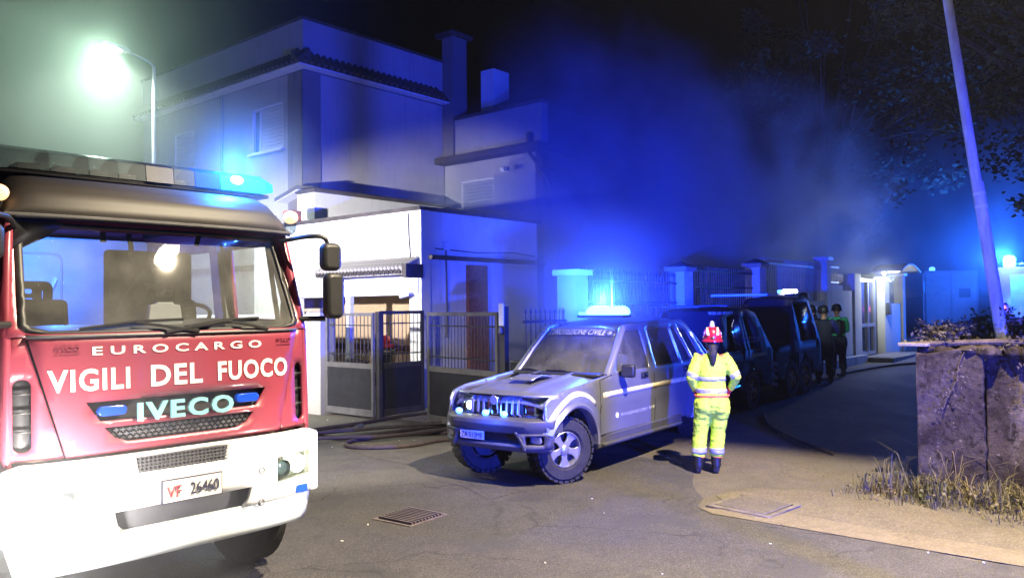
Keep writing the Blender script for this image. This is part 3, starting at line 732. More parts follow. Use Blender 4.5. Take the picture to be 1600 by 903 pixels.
wl = obj('boundary_wall', MB().box(9.42,9.62,13.1,19,-.2,1.9), M['white_render'], smooth=0); tag(wl,'white boundary wall left of the gate pillar, behind the engine mirror','wall')
# keypad post at the fence corner
kp = thing('gate_post', 'black metal gate post with white keypad box on top', 'post', (9.4,8.08,0))
obj('shaft', MB().box(-.05,.05,-.05,.05,-.1,2.02), M['gate_metal'], kp, smooth=0)
obj('keypad', MB().box(-.075,-.052,-.05,.05,1.72,2.06), M['frame_white'], kp, bevel=.008)
obj('flasher', MB().lathe([(.035,1.60),(.045,1.63),(.03,1.70)],c=(-.09,0,0),n=10), M['plastic_grey'], kp)

# ------------------------------------------------------------------ fence along the side street
FY = 7.78
def railing(x0, x1, zb, zt, n, label, matl='iron', spear=True, rails=(.12,), low=None, lowm='column', grp='railings between the fence columns'):
    r = thing('railing', label, 'railing', ((x0+x1)/2, FY, gz((x0+x1)/2)), 0, grp)
    cx = (x0+x1)/2
    if low is not None: obj('base_wall', MB().box(x0-cx,x1-cx,-.12,.12,-.3,low), M[lowm], r, smooth=0)
    bm_ = MB(); bm_.cyl((0,0,zb),(0,0,zt),.011,n=6)
    if spear: bm_.tube([(0,0,zt),(0,0,zt+.03),(0,0,zt+.10)],[.011,.022,.002],6)
    me_ = mesh_of('bar', bm_, 60); me_.materials.append(M[matl])
    for i in range(n):
        o = obj('bar', None, None, r, mesh=me_); o.location = (x0-cx+(x1-x0)*(i+.5)/n,0,0)
    rb = MB()
    for q in rails: rb.box(x0-cx,x1-cx,-.02,.02,zt-q-.02,zt-q+.02)
    rb.box(x0-cx,x1-cx,-.02,.02,zb+.06,zb+.10); obj('rail', rb, M[matl], r, smooth=0)
    return r
railing(9.5,10.6,.0,1.88,9,'low iron railing between the keypad post and the first fence column',low=.12)
railing(10.98,14.28,1.0,2.50,30,'iron railing lit blue right behind the beacon of the off-roader',rails=(.12,.5),low=1.0)
railing(14.65,17.9,1.0,2.62,30,'iron railing with a scrolled top between the second and third columns',rails=(.02,.35),low=1.2)
railing(18.3,22.4,1.0,2.86,37,'pale railing above the firefighters, caught by white light','iron_pale',rails=(.05,),low=1.9,lowm='column')
railing(22.95,23.9,2.3,2.86,9,'short pale railing on the white wall beside the lit door','iron_pale',rails=(.05,),low=2.3,lowm='white_render')
def column(x, h, label, cap='hip', w=.36, m_='column'):
    c = thing('fence_column', label, 'column', (x, FY, gz(x)), 0, 'rendered columns of the street fence')
    obj('shaft', MB().box(-w/2,w/2,-w/2,w/2,-.3,h), M[m_], c, smooth=0)
    b = MB(); e = w/2+.06
    b.box(-e,e,-e,e,h+.002,h+.10)
    obj('cap', b, M['frame_white' if cap=='flat' else 'concrete'], c, bevel=.008)
    if cap == 'hip':
        b = MB(); b.add([(-e,-e,h+.1),(e,-e,h+.1),(e,e,h+.1),(-e,e,h+.1),(0,0,h+.22)],[(0,1,4),(1,2,4),(2,3,4),(3,0,4),(3,2,1,0)]); obj('cap_tile', b, M['coping'], c, smooth=0)
column(10.79,2.48,'pale blue lit column left of the off-roader beacon','flat')
column(14.47,2.58,'column with small pyramid cap right of the off-roader beacon')
column(18.1,2.72,'dark column behind the dark off-road vehicles')
column(22.67,2.98,'slim pale column just left of the white wall','flat',.30,'white_render')
column(30.3,2.6,'last column at the far end beyond the lit doorway','flat',.3)
wb = thing('gatehouse', 'white wall with lit metal door and small curved canopy at the far pavement', 'building', (26.5, 7.75, gz(26)))
def wbb(n,x0,x1,y0,y1,z0,z1,mt,**k): return obj(n, MB().box(x0-26.5,x1-26.5,y0-7.75,y1-7.75,z0,z1), mt, wb, smooth=0, **k)
wbb('left_wall',23.9,25.5,7.70,7.95,-.4,2.10,M['white_render'])
wbb('pier',25.0,25.62,7.66,7.99,-.4,2.62,M['white_render'])
wbb('right_pier',28.05,28.6,7.66,8.0,-.4,2.60,M['white_render'])
wbb('right_wall',28.6,30.15,7.7,7.95,-.4,1.72,M['white_render'])
wbb('dark_shed',28.6,30.1,8.1,9.5,1.0,2.7,M['grey_render'])
wbb('step',25.3,29.0,6.7,7.64,-.4,.12,M['concrete'],bevel=.02)
wbb('recess_wall',25.7,28.0,8.9,9.0,-.1,2.7,M['grey_render'])
dr_ = wbb('door',25.7,27.2,7.80,7.83,.14,2.4,M['window_dark'])
for q in ((25.62,25.76,.12,2.5),(26.55,26.63,.12,2.4),(27.2,27.32,.12,2.5)): wbb('door_frame',q[0],q[1],7.74,7.86,q[2],q[3],M['alu'])
wbb('door_frame',25.76,27.2,7.742,7.858,2.4,2.5,M['alu']); wbb('door_frame',25.76,27.2,7.745,7.79,1.0,1.1,M['alu']); wbb('door_frame',25.76,27.2,7.745,7.79,.12,.22,M['alu'])
wbb('dark_reveal',27.32,28.05,7.9,7.95,.1,2.5,M['plastic_black'])
b = MB(); b.grid(8,10,lambda u,v: Vector((.4+2.4*v, -.9+.9*u, 2.66+.30*math.sin(v*math.pi*.9+.1)))); obj('canopy', b, M['frame_white'], wb, solid=.04)
b = MB(); b.box(1.62,1.88,-.22,-.10,1.35,1.75); obj('letter_box', b, M['plastic_black'], wb, bevel=.03)
# low white plinth strip along the foot of the fence
kb = thing('plinth','low white block plinth at the foot of the fence behind the firefighters','plinth',(20.2,7.51,gz(20)))
for i in range(9): obj('block', MB().box(15.2+i*1.12-20.2,15.2+i*1.12+1.09-20.2,-.11,.11,-.3,.30), M['white_render'], kb, bevel=.012)

# ------------------------------------------------------------------ retaining wall on the right
def rocky(name, y0, y1, z0, z1, x, amp, seed, mt, parent, n=40, side=True):
    b = MB()
    def fn(u, v):
        y = y1+(y0-y1)*u; z = z0+(z1-z0)*v
        d = amp*(noise.noise((y*1.3,z*1.3,seed))*1.2+noise.noise((y*5,z*4,seed))*.30+noise.noise((y*16,z*16,seed))*.10+noise.noise((y*38,z*38,seed))*.05)
        return Vector((x-d, y, z+.05*noise.noise((y*3,0,seed))*(v>.98)))
    b.grid(n, n, fn); return obj(name, b, mt, parent, smooth=50, solid=.12)
rw = thing('retaining_wall', 'crumbling rendered retaining wall with stained pillar at the right edge', 'wall', (0,0,0))
def rough_wall(name, c1, c2, c3, z1):
    m_ = bpy.data.materials.new(name); m_.use_nodes = True; nt = m_.node_tree; N = nt.nodes; L = nt.links; p = N['Principled BSDF']; p.inputs['Roughness'].default_value = .95; p.inputs['Specular IOR Level'].default_value = .15
    tc = N.new('ShaderNodeTexCoord')
    def nz(sc, st=(1,1,1), det=10, rg=.7):
        mp = N.new('ShaderNodeMapping'); mp.inputs['Scale'].default_value = st; L.new(tc.outputs['Object'], mp.inputs[0]); n = N.new('ShaderNodeTexNoise'); n.inputs['Scale'].default_value = sc; n.inputs['Detail'].default_value = det; n.inputs['Roughness'].default_value = rg; L.new(mp.outputs[0], n.inputs[0]); return n.outputs['Fac']
    def mr(s, lo, hi, o0=0, o1=1):
        r = N.new('ShaderNodeMapRange'); r.inputs[1].default_value = lo; r.inputs[2].default_value = hi; r.inputs[3].default_value = o0; r.inputs[4].default_value = o1; L.new(s, r.inputs[0]); return r.outputs[0]
    def mx(f, a_, b_):
        x = N.new('ShaderNodeMix'); x.data_type = 'RGBA'; L.new(f, x.inputs['Factor'])
        for i, q in ((6,a_),(7,b_)):
            if isinstance(q, tuple): x.inputs[i].default_value = (*q,1)
            else: L.new(q, x.inputs[i])
        return x.outputs[2]
    col = mx(mr(nz(2.4, det=12), .40, .62), c1, c2)
    col = mx(mr(nz(1.7, (1,1,.3), 8), .54, .66), col, c3)
    col = mx(mr(nz(9, det=12), .56, .60, 0, .75), col, tuple(k*.3 for k in c1))
    col = mx(mr(nz(26, det=6), .62, .70, 0, .8), col, tuple(min(1,k*1.9) for k in c3))
    sp = N.new('ShaderNodeSeparateXYZ'); L.new(tc.outputs['Object'], sp.inputs[0])
    col = mx(mr(sp.outputs['Z'], z1, 0, 0, .55), col, (.035,.026,.018))
    L.new(col, p.inputs['Base Color'])
    bp = N.new('ShaderNodeBump'); bp.inputs['Strength'].default_value = 1; bp.inputs['Distance'].default_value = .035; L.new(nz(11, det=12), bp.inputs['Height']); L.new(bp.outputs[0], p.inputs['Normal'])
    return m_
M['old_wall'] = rough_wall('old_wall', (.026,.019,.018), (.075,.058,.054), (.14,.115,.115), .7)
M['old_wall2'] = rough_wall('old_wall2', (.03,.026,.029), (.095,.088,.105), (.25,.24,.31), .4)


rocky('pillar',1.62,2.24,-.1,1.50,9.30,.05,1,M['old_wall'],rw,n=70)
rocky('wall_face',.95,1.62,-.1,1.46,9.46,.04,2,M['old_wall'],rw)
rocky('wall_face',-5,1.02,-.1,1.47,9.36,.05,3,M['old_wall2'],rw,n=160)
b = MB(); b.box(9.42,30,1.98,2.20,-.1,1.46); obj('return_wall', b, M['old_wall'], rw, smooth=0)
b = MB()
def stone(x,y,z,sx,sy,sz,seed):
    r_ = random.Random(seed); q = MB(); q.ball((0,0,0),(sx,sy,sz),8,5)
    q.v = [((1+.25*noise.noise((v[0]*9,v[1]*9,v[2]*9+seed)))*v[0]+x,(1+.25*noise.noise((v[1]*9,v[2]*9,seed)))*v[1]+y,v[2]*(1+.2*r_.random())+z) for v in q.v]; return q
for i in range(36):
    y = 2.15-i*.19+rnd.uniform(-.05,.05)
    if y < -3: break
    o = obj('coping_stone', stone(9.42+rnd.uniform(-.05,.08),y,1.50,.16,.13,.055+rnd.random()*.03,i), M['old_wall'], rw, smooth=60)
b = MB(); b.box(9.6,30,-20,1.97,-.1,1.40); struct('raised_bank', b, M['dirt'], smooth=0)

# leaning pole
pl = thing('leaning_pole', 'tall grey leaning pole with pale bands rising behind the retaining wall', 'pole', (9.8,1.49,1.40))
dv = Vector((0,.45,3.77)).normalized(); dv = Vector((.0,.1187,.993))
b = MB(); b.cyl((0,0,-.1), dv*7.6, .056,.040,n=14); obj('shaft', b, M['pole_grey'], pl)
for t in (1.62,1.76): obj('band', MB().cyl(dv*t, dv*(t+.035), .062,n=14), M['frame_white'], pl)
obj('sleeve', MB().cyl(dv*.0, dv*1.9, .060,n=14), M['pole_grey'], pl)

# ------------------------------------------------------------------ street lamps
def street_lamp(base, head, label, hotm, arm_z):
    bx, by = base
    L_ = thing('street_lamp', label, 'street lamp', (bx,by,0), 0, 'street lamps along the main road')
    obj('post', MB().tube([(0,0,-.1),(0,0,arm_z-.3),(0,0,arm_z)],[.075,.045,.042],12), M['galv'], L_)
    hx, hy, hz = head[0]-bx, head[1]-by, head[2]
    obj('arm', MB().tube(curve_pts([(0,0,arm_z-.02),(hx*.15,hy*.15,arm_z+.10),(hx*.8,hy*.8,hz+.06)],5),.03,8), M['galv'], L_)
    d = Vector((hx,hy,0)).normalized(); an = math.atan2(d.y,d.x)
    mt_ = Matrix.Translation((hx,hy,hz)) @ Matrix.Rotation(an,4,'Z')
    b = MB(); b.prism([(-.42,.02),(-.30,.10),(.18,.12),(.32,.05),(.32,.01),(-.42,.0)],'Y',-.15,.15,mt_); hd = obj('lamp_head', b, M['galv'], L_, bevel=.02)
    q = MB(); q.ball((.05,0,-.01),(.30,.17,.10),20,10); q.v = [tuple(mt_ @ Vector(v)) for v in q.v]; obj('lamp_glass', q, hotm, hd)
    return L_
street_lamp((9.57,19.7), LAMP_B, 'lit street lamp on a thin post behind the fire engine, left of the house', M['hot_lamp'], 8.1)
street_lamp((4.7,-1.3), LAMP_A, 'lit street lamp standing behind the viewer on the near side of the road', M['hot_lamp_near'], 8.2)

# ------------------------------------------------------------------ fire engine
TR = thing('fire_engine', 'red and white fire engine with blue light bar facing the viewer at the left', 'fire engine', (2.651,5.037,0), R(-2.2))
def ft(x, z): return .11*abs(x)**4 + max(0, z-1.13)*.045 + (.05*max(0,(.8-z)))
def fm(off): return lambda x, z: Vector((x, ft(x,z)-off, z))
def tp_(name, outer, m_, off=0, holes=(), step=.09, solid=.03, parent=TR, **k):
    b = MB(); b.panel(outer, fm(off), holes, step); return obj(name, b, m_, parent, solid=solid, **k)
ZT = 1.87
slotI = [(-.60,1.455),(.60,1.455),(.52,1.335),(-.52,1.335)]
slotG = [(-.50,1.295),(.50,1.295),(.44,1.23),(.36,1.20),(-.36,1.20),(-.44,1.23)]
tp_('front_flap', [(-.90,ZT),(.90,ZT),(.705,1.135),(-.705,1.135)], M['truck_red'], .012, [slotI, slotG], .07)
for s in (-1,1):
    ho = [(s*x, z) for x, z in rrect(.875,.965,1.19,1.61,.04)]
    if s < 0: ho = ho[::-1]
    P = [(s*.91,ZT),(s*1.0,1.86),(s*1.01,1.5),(s*.995,1.15),(s*.97,1.135),(s*.715,1.135)]
    cp = tp_('corner_panel', P if s<0 else P[::-1], M['truck_red'], 0, [ho], .07)
    tp_('corner_duct', [(s*.87,1.18),(s*.87,1.62),(s*.97,1.62),(s*.97,1.18)], M['plastic_black'], -.05, parent=cp, solid=.01)
    for zf in (1.30,1.41,1.52): tp_('duct_fin', [(s*.87,zf),(s*.97,zf),(s*.97,zf+.012),(s*.87,zf+.012)], M['plastic_black'], -.012, parent=cp, solid=.01)
tp_('upper_recess', [(-.66,1.50),(.66,1.50),(.58,1.30),(-.58,1.30)], M['visor'], -.045, solid=.01)
tp_('lower_recess', [(-.56,1.31),(.56,1.31),(.5,1.18),(-.5,1.18)], M['plastic_black'], -.045, solid=.01)
b = MB()
for i in range(24):
    for j in range(3): 
        x = -.46+i*.04+(j%2)*.02; z = 1.218+j*.026; y = ft(x,z)
        b.box(x-.014,x+.014,y+.012,y+.03,z-.005,z+.005); b.box(x-.003,x+.003,y+.011,y+.029,z-.013,z+.013)
gr = obj('lower_grille', b, M['plastic_grey'], TR, smooth=0)
for xx in (-.45,.45):
    b = MB(); b.prism(rrect(xx-.085,xx+.085,1.365,1.425,.028),'Y',-.005,.035); obj('strobe_light', b, M['blue_lens'], TR, bevel=.006)
# lettering
def tt(txt, x0, x1, z, h, mt, off=.020, bold=.0, sx=None, **k):
    probe = text_mb(txt, 1, lambda x,y: Vector((x,0,y)), bold=bold/h if h else 0, **k); xs_ = [v[0] for v in probe.v]; zs_ = [v[2] for v in probe.v]
    w = max(xs_)-min(xs_); hh = max(zs_)-min(zs_); cx = (max(xs_)+min(xs_))/2; cz = (max(zs_)+min(zs_))/2
    b = MB(); b.add([ (lambda X,Z: (X, ft(X,Z)-off, Z))((v[0]-cx)/w*(x1-x0)+(x0+x1)/2, (v[2]-cz)/hh*h+z) for v in probe.v], probe.f)
    return obj('lettering', b, mt, TR, solid=-.004, smooth=0, label=None)
tt('EUROCARGO', -.56,.57,1.762,.052,M['letter_white'],bold=.001,space=1.6,off=.0135)['label'] = 'thin white capitals reading EUROCARGO'
tt('VIGILI', -.80,-.345,1.59,.135,M['letter_white'],bold=.0035,space=1.12,off=.0135)['label'] = 'bold white word VIGILI'
tt('DEL', -.215,.125,1.59,.135,M['letter_white'],bold=.0035,space=1.12,off=.0135)['label'] = 'bold white word DEL'
tt('FUOCO', .235,.79,1.59,.132,M['letter_white'],bold=.0035,space=1.12,off=.0135)['label'] = 'bold white word FUOCO'
b_ = tt('IVECO', -.31,.33,1.372,.118,M['cyan_lit_letter'],bold=.004,off=.024,space=1.2); b_['label'] = 'chrome maker letters IVECO'; b_.modifiers[0].thickness = .02
for xx in (-.76,.70): tt('IVECO', xx,xx+.13,1.782,.026,M['letter_dark'],off=.015); tt('for all emergencies', xx,xx+.13,1.75,.010,M['letter_dark'],off=.015)
# bumper
opn = [(-.46,.785),(.46,.785),(.44,.70),(.34,.61),(-.34,.61),(-.44,.70)]
hlR = [(.66,.955),(.99,.965),(.99,.79),(.66,.775)]; hlL = [(-x,z) for x,z in hlR][::-1]
vent = [(-.335,1.10),(.275,1.10),(.255,1.0),(-.315,1.0)]
bo = [(-1.03,1.10),(-.95,1.125),(.95,1.125),(1.03,1.10),(1.045,.9),(1.045,.70),(1.02,.66),(-1.02,.66),(-1.045,.70),(-1.045,.9)]
tp_('bumper', bo, M['truck_white'], .055, [opn, hlR, hlL, vent], .07, .035)
for s in (-1,1):
    b = MB(); b.box(s*1.0 if s<0 else .97, -1.0+.03 if s<0 else 1.04, .02,.9,.66,1.10); obj('bumper_end', b, M['truck_white'], TR, bevel=.02)
tp_('bumper_back', [(-.9,1.12),(.9,1.12),(.9,.6),(-.9,.6)], M['plastic_grey'], -.06, solid=.01)
tp_('skirt', [(-1.01,.655),(1.01,.655),(.97,.50),(.93,.46),(-.93,.46),(-.97,.50)], M['skirt_grey'], .03, (), .08, .03)
b = MB()
for i in range(22):
    x = -.305+i*.0265; b.box(x-.004,x+.004,ft(x,1.05)-.052,ft(x,1.05)-.03,.985,1.105)
for j in range(5): b.box(-.33,.27,-.058,-.045,1.008+j*.021,1.014+j*.021)
obj('vent_grille', b, M['plastic_grey'], TR, smooth=0)
for s in (-1,1):
    for z in (.885,.665):
        b = MB(); y=ft(.53,z)-.062; b.lathe([(.018,0),(.026,.006),(.026,.014)],c=(s*.53,y,z),axis='Y',n=16); obj('sensor_cap', b, M['plastic_grey'], TR)
    y = ft(.8,.87)
    b = MB(); b.panel([(s*x,z) for x,z in (hlR if s>0 else hlR[::-1])], fm(.045), (), .08); hl = obj('headlight', b, M['clear_lens'], TR, solid=.006)
    b = MB(); b.box(s*.65 if s>0 else -1.0, 1.0 if s>0 else -.65, y+.06,y+.08,.76,.98); obj('reflector', b, M['rim'], hl, smooth=0)
    b = MB(); b.lathe([(.0,.0),(.060,.0),(.066,-.02)],c=(s*.87,ft(.87,.87)-.005,.875),axis='Y',n=18); obj('bulb', b, M['hot_warm'], hl)
    b = MB(); b.lathe([(.0,.0),(.045,.0),(.06,-.03)],c=(s*.73,ft(.73,.87)-.005,.865),axis='Y',n=18); obj('side_reflector', b, M['rim'], hl)
    b = MB(); y=ft(.88,.66)-.07; b.prism(rrect(s*.88-.055,s*.88+.055,.695-.028,.695+.028,.01),'Y',y,y+.02); obj('fog_light', b, M['blue_lens'] if s>0 else M['lens_clear'], TR, bevel=.004)
b = MB(); b.panel([(-.175,.925),(.215,.925),(.215,.79),(-.175,.79)], fm(.078), (), .2); pt = obj('number_plate', b, M['plate'], TR, solid=.008, smooth=0)
b = MB()
for q in ((-.18,.22,.925,.932),(-.18,.22,.783,.79),(-.182,-.175,.783,.932),(.215,.222,.783,.932)): b.box(q[0],q[1],-.075,-.062,q[2],q[3])
obj('plate_frame', b, M['plate_ink'], pt, smooth=0)
o = tt('VF', -.155,-.06,.853,.075,M['plate_red'],off=.083); o.parent = pt
o = tt('26460', .0,.195,.858,.075,M['plate_ink'],off=.083); o.parent = pt
# windscreen and its frame
def wy(x, z): return .035 + .10*abs(x)**3 + (z-1.88)*.42
def wm(off): return lambda x, z: Vector((x, wy(x,z)-off, z))
wso = [(-.93,1.915),(-.90,1.885),(-.80,1.868),(.80,1.868),(.90,1.885),(.93,1.915),(.885,2.55),(-.885,2.55)]
frame_o = [(-.995,1.86),(.995,1.86),(.94,2.60),(-.94,2.60)]
wso_i = [(x*.985, 1.9+(z-1.9)*.985 + (.01 if z<2 else 0)) for x,z in wso]
b = MB(); b.panel(frame_o, wm(.0), [wso_i], .08); obj('windscreen_frame', b, M['truck_red'], TR, solid=.06)
b = MB(); b.panel(wso, wm(.006), [[(x*.955,1.9+(z-1.9)*.945+.018) for x,z in wso]], .08); obj('windscreen_seal', b, M['plastic_black'], TR, solid=.008)
b = MB(); b.grid(16,10,lambda u,v: (lambda z: Vector(((-1+2*u)*(.925-.045*v), wy((-1+2*u)*.9,z)+.012, z)))(1.87+.68*v)); obj('windscreen', b, M['ws_glass'], TR)
b = MB(); b.grid(14,2,lambda u,v: Vector((-.90+1.8*u, ft(-.9+1.8*u,1.86)-.03+.07*v, 1.855+.035*v))); obj('cowl', b, M['plastic_grey'], TR, solid=.01)
def wiper(x0, x1, x2):
    b = MB(); b.tube([(x0,wy(x0,1.87)-.03,1.865),((x0+x1)/2,wy(x1,1.9)-.045,1.90),(x1,wy(x1,1.93)-.03,1.93)],[.012,.010,.007],6)
    o = obj('wiper', b, M['plastic_black'], TR)
    b = MB(); b.tube([(x2,wy(x2,1.905)-.012,1.895),(x1,wy(x1,1.94)-.014,1.935),(2*x1-x2,wy(2*x1-x2,1.96)-.012,1.945)],.009,6); obj('wiper_blade', b, M['plastic_black'], o)
wiper(-.12,.33,.10); wiper(.62,.30,.02); wiper(.10,-.30,-.62)
# cab shell
def side(s):
    w1 = [(.42,1.93),(1.12,1.93),(1.12,2.50),(.50,2.50),(.36,2.2)]
    w0 = [(.20,1.93),(.36,1.93),(.33,2.2),(.44,2.50),(.38,2.5)]
    w2 = [(1.45,1.93),(2.35,1.93),(2.35,2.50),(1.45,2.50)]
    out = [(.10,1.13),(.13,1.86),(.31,2.58),(.42,2.70),(2.75,2.70),(2.75,.75),(1.35,.75),(1.15,1.05),(.55,1.05),(.45,.95),(.15,.95)]
    b = MB(); b.panel(out, lambda y,z: Vector((s*(1.005-max(0,z-1.9)*.09), y, z)), [w1,w2], .25)
    o = obj('cab_side', b, M['truck_red'], TR, solid=.04 if s>0 else -.04, smooth=50)
    for w in (w1,w2):
        b = MB(); b.panel(w, lambda y,z: Vector((s*(.985-max(0,z-1.9)*.09), y, z)), (), .5); obj('side_window', b, M['ws_glass'], o)
    b = MB(); b.box(s*1.0-.012,s*1.0+.012,.60,.78,1.72,1.76); obj('door_handle', b, M['plastic_black'], o, bevel=.004)
for s in (-1,1): side(s)
for s in (-1,1):   # thick inner A pillars
    b = MB(); b.tube([(s*.935,.20,1.86),(s*.885,.43,2.55)],[(.035,.045),(.03,.04)],8); obj('pillar_trim', b, M['cab_grey'], TR)
b = MB(); b.tube([(.955,1.2,1.9),(.92,1.25,2.55)],.045,8); b.tube([(.955,.43,1.9),(.90,.50,2.52)],.022,6); obj('door_pillar', b, M['cab_grey'], TR)
# roof: dark visor and roof skin
def rf(u, v):
    prof = [(.21,2.57),(.20,2.63),(.24,2.72),(.33,2.80),(.48,2.86),(.9,2.89),(2.74,2.89)]
    k = v*(len(prof)-1); i = min(int(k), len(prof)-2); t = k-i
    y = prof[i][0]*(1-t)+prof[i+1][0]*t; z = prof[i][1]*(1-t)+prof[i+1][1]*t
    x = -1+2*u; e = max(0, abs(x)-.82)/.18
    return Vector((x*(.985-.05*max(0,z-2.6)), y+.10*abs(x)**3*(1 if y<.6 else .2), z-(z-2.56)*.75*e**2.2))
b = MB(); b.grid(28,18,rf); obj('roof_visor', b, M['visor'], TR, smooth=70, solid=.03)
b = MB(); b.tube([(x, .20+.10*abs(x)**3-.008, 2.585) for x in [-.96+i*.12 for i in range(17)]], .012, 6); obj('visor_trim', b, M['plastic_grey'], TR)
for s in (-1,1):
    b = MB(); b.ball((s*.985,.30,2.71),(.055,.06,.05),14,8); mk = obj('marker_light', b, M['hot_amber'], TR)
    b = MB(); b.ball((s*1.0,.33,2.65),(.045,.06,.07),12,8); obj('marker_housing', b, M['clear_lens'], mk)
# interior
obj('cab_floor', MB().box(-.95,.95,.12,2.7,1.05,1.10), M['seat'], TR, smooth=0)
bw = obj('cab_back_panel', MB().box(-.95,.95,2.66,2.72,1.1,2.66), M['cab_lining'], TR, smooth=0)
for q in (rrect(-.82,.15,2.0,2.52,.07),):
    b = MB(); b.panel(q, lambda x,z: Vector((x,2.64,z)), [[(x*.96-.01,2.26+(z-2.26)*.93) for x,z in q]], .2); obj('panel_moulding', b, M['cab_grey'], bw, solid=.01)
b = MB(); 
for i in range(3):
    for j in range(4): b.box(-.42+i*.17,-.30+i*.17,2.62,2.655,1.72+j*.055,1.745+j*.055)
obj('vent_slots', b, M['plastic_black'], bw, smooth=0)
obj('moulding_bar', MB().tube([(-.02,2.6,2.05),(.08,2.6,2.3)],.02,6), M['frame_white'], bw)
dash = obj('dashboard', MB().grid(14,6,lambda u,v: Vector((-.93+1.86*u, .12+.10*abs(-1+2*u)**3+.55*v, 1.855+.06*math.sin(v*2.6)+(.05*math.exp(-((-.93+1.86*u-.42)/.25)**2)*v)))), M['plastic_black'], TR, solid=.03)
obj('dash_front', MB().box(-.93,.93,.66,.70,1.2,1.87), M['plastic_black'], TR, smooth=0)
b = MB(); b.lathe([(.20+.016*math.cos(t),.016*math.sin(t)) for t in [i*math.pi/4 for i in range(9)]],c=(.43,.92,1.93),axis='Y',n=28,mt=Matrix.Rotation(R(55),4,'X')); b.tube([(.24,.92,1.93),(.43,.87,1.86),(.62,.92,1.93)],.014,6); b.cyl((.43,.7,1.75),(.43,.9,1.88),.03)
obj('steering_wheel', b, M['plastic_black'], TR)
def cab_seat(x, y, w, mt, tall=2.22):
    b = MB(); b.cbox((x,y,1.45),(w,.5,.16)); b.cbox((x,y+.24,1.78),(w,.14,.62),Matrix.Rotation(R(-8),3,'X')); s_ = obj('seat', b, mt, TR, bevel=.04)
    b = MB(); q = rrect(x-.155,x+.155,2.02,tall,.05); b.panel(q, lambda X,z: Vector((X,y+.26,z)), [rrect(x-.05,x+.05,2.06,2.10,.015),rrect(x-.11,x-.085,2.08,2.16,.01),rrect(x+.085,x+.11,2.08,2.16,.01),rrect(x-.035,x+.04,2.13,2.165,.012)], .06)
    obj('headrest', b, mt, s_, solid=.07)
cab_seat(-.93+.38,.95,.5,M['seat_red']); cab_seat(-.78,1.9,.34,M['seat'],2.26); cab_seat(.43,.98,.5,M['seat'])
b = MB(); b.box(.02,.72,1.35,1.42,1.1,2.48); obj('partition', b, M['seat'], TR, bevel=.06)
tb_ = obj('console_screen', MB().prism([(-.13,1.86),(.13,1.86),(.105,2.04),(.06,2.045),(.055,2.06),(-.055,2.06),(-.06,2.045),(-.105,2.04)],'Y',.36,.40,Matrix.Translation((.03,-.02,.0))), M['cab_grey'], TR, bevel=.008)
obj('strap', MB().tube([(-.18,.45,2.56),(-.17,.42,2.44),(-.165,.42,2.36)],.018,6), M['plastic_black'], TR)
obj('strap', MB().tube([(-.28,.6,2.56),(-.28,.6,2.47)],.02,6), M['plastic_black'], TR)
obj('sun_strap', MB().tube([(.28,.36,2.54),(.25,.34,2.46)],.018,6), M['plastic_black'], TR)
b = MB(); b.add([(-.9,.30,2.55),(-.62,.33,2.56),(-.70,.36,2.48),(-.92,.34,2.36)],[(0,1,2,3)]); obj('sun_visor', b, M['plastic_black'], TR, solid=.02)
# mirrors
for s in (1,-1):
    ar = obj('mirror_arm', MB().tube(curve_pts([(s*.90,.30,2.52),(s*1.0,.10,2.55),(s*1.10,.02,2.54),(s*1.14,.03,2.45)],5),.017,8), M['plastic_black'], TR)
    obj('mirror_bracket', MB().tube([(s*.97,.15,1.93),(s*1.12,.04,1.93)],.02,8), M['plastic_black'], TR)
    def mir(z0,z1,x0,x1):
        b = MB(); pr_ = rrect(x0,x1,z0,z1,.05); q=[(s*x,z) for x,z in pr_]; b.prism(q,'Y',-.06,.03); return b
    obj('mirror', mir(2.29,2.50,1.045,1.21), M['plastic_black'], ar, bevel=.03); obj('mirror', mir(1.93,2.275,1.075,1.235), M['plastic_black'], ar, bevel=.03)
# light bar
def bar_seg(x0, x1, mt, nm, tip=0, par=None):
    P = [(.58,2.915),(.92,2.915),(.90,3.03),(.82,3.065),(.68,3.065),(.60,3.03)]
    b = MB(); n = len(P); vs = []
    xs_ = [x0,x1] if not tip else ([x0,x1-.14*0-.12,x1] if tip>0 else [x0,x0+.12,x1])
    for k,x in enumerate(xs_):
        sh = 1 if not (tip>0 and k==2 or tip<0 and k==0) else .45
        vs += [(x, .75+(y-.75)*sh, 2.985+(z-2.985)*(sh+.1 if sh<1 else 1)) for y,z in P]
    K = len(xs_)
    fs = [(i*n+j, i*n+(j+1)%n, (i+1)*n+(j+1)%n, (i+1)*n+j) for i in range(K-1) for j in range(n)]+[tuple(range(n)), tuple(range((K-1)*n,K*n))]
    b.add(vs, fs); return obj(nm, b, mt, par or TR, smooth=30)
lb = obj('light_bar', MB().box(-.98,.98,.60,.90,2.885,2.912), M['plastic_black'], TR, bevel=.008)
for q_ in ((-1.06,-.62,-1),(-.615,-.38,0),(-.375,-.19,0),(-.185,.0,0)): bar_seg(q_[0],q_[1],M['frost_lens'],'bar_lens',q_[2],lb)
bar_seg(.005,.20,M['plastic_black'],'bar_centre',0,lb); bar_seg(.205,.36,M['frost_lens'],'bar_lens',0,lb); bar_seg(.365,.56,M['blue_lens'],'bar_lens',0,lb); bar_seg(.565,1.06,M['cyan_lens'],'bar_lens',1,lb)
for x in (-.72,-.50,-.28,-.1,.28):
    b = MB(); b.box(x-.07,x+.07,.66,.84,2.92,2.965); obj('lamp_module', b, M['bumper_grey'], lb, bevel=.01)
b = MB(); b.ball((.70,.60,3.0),(.055,.03,.035),14,8); obj('flash_lamp', b, M['blue_flash'], lb)
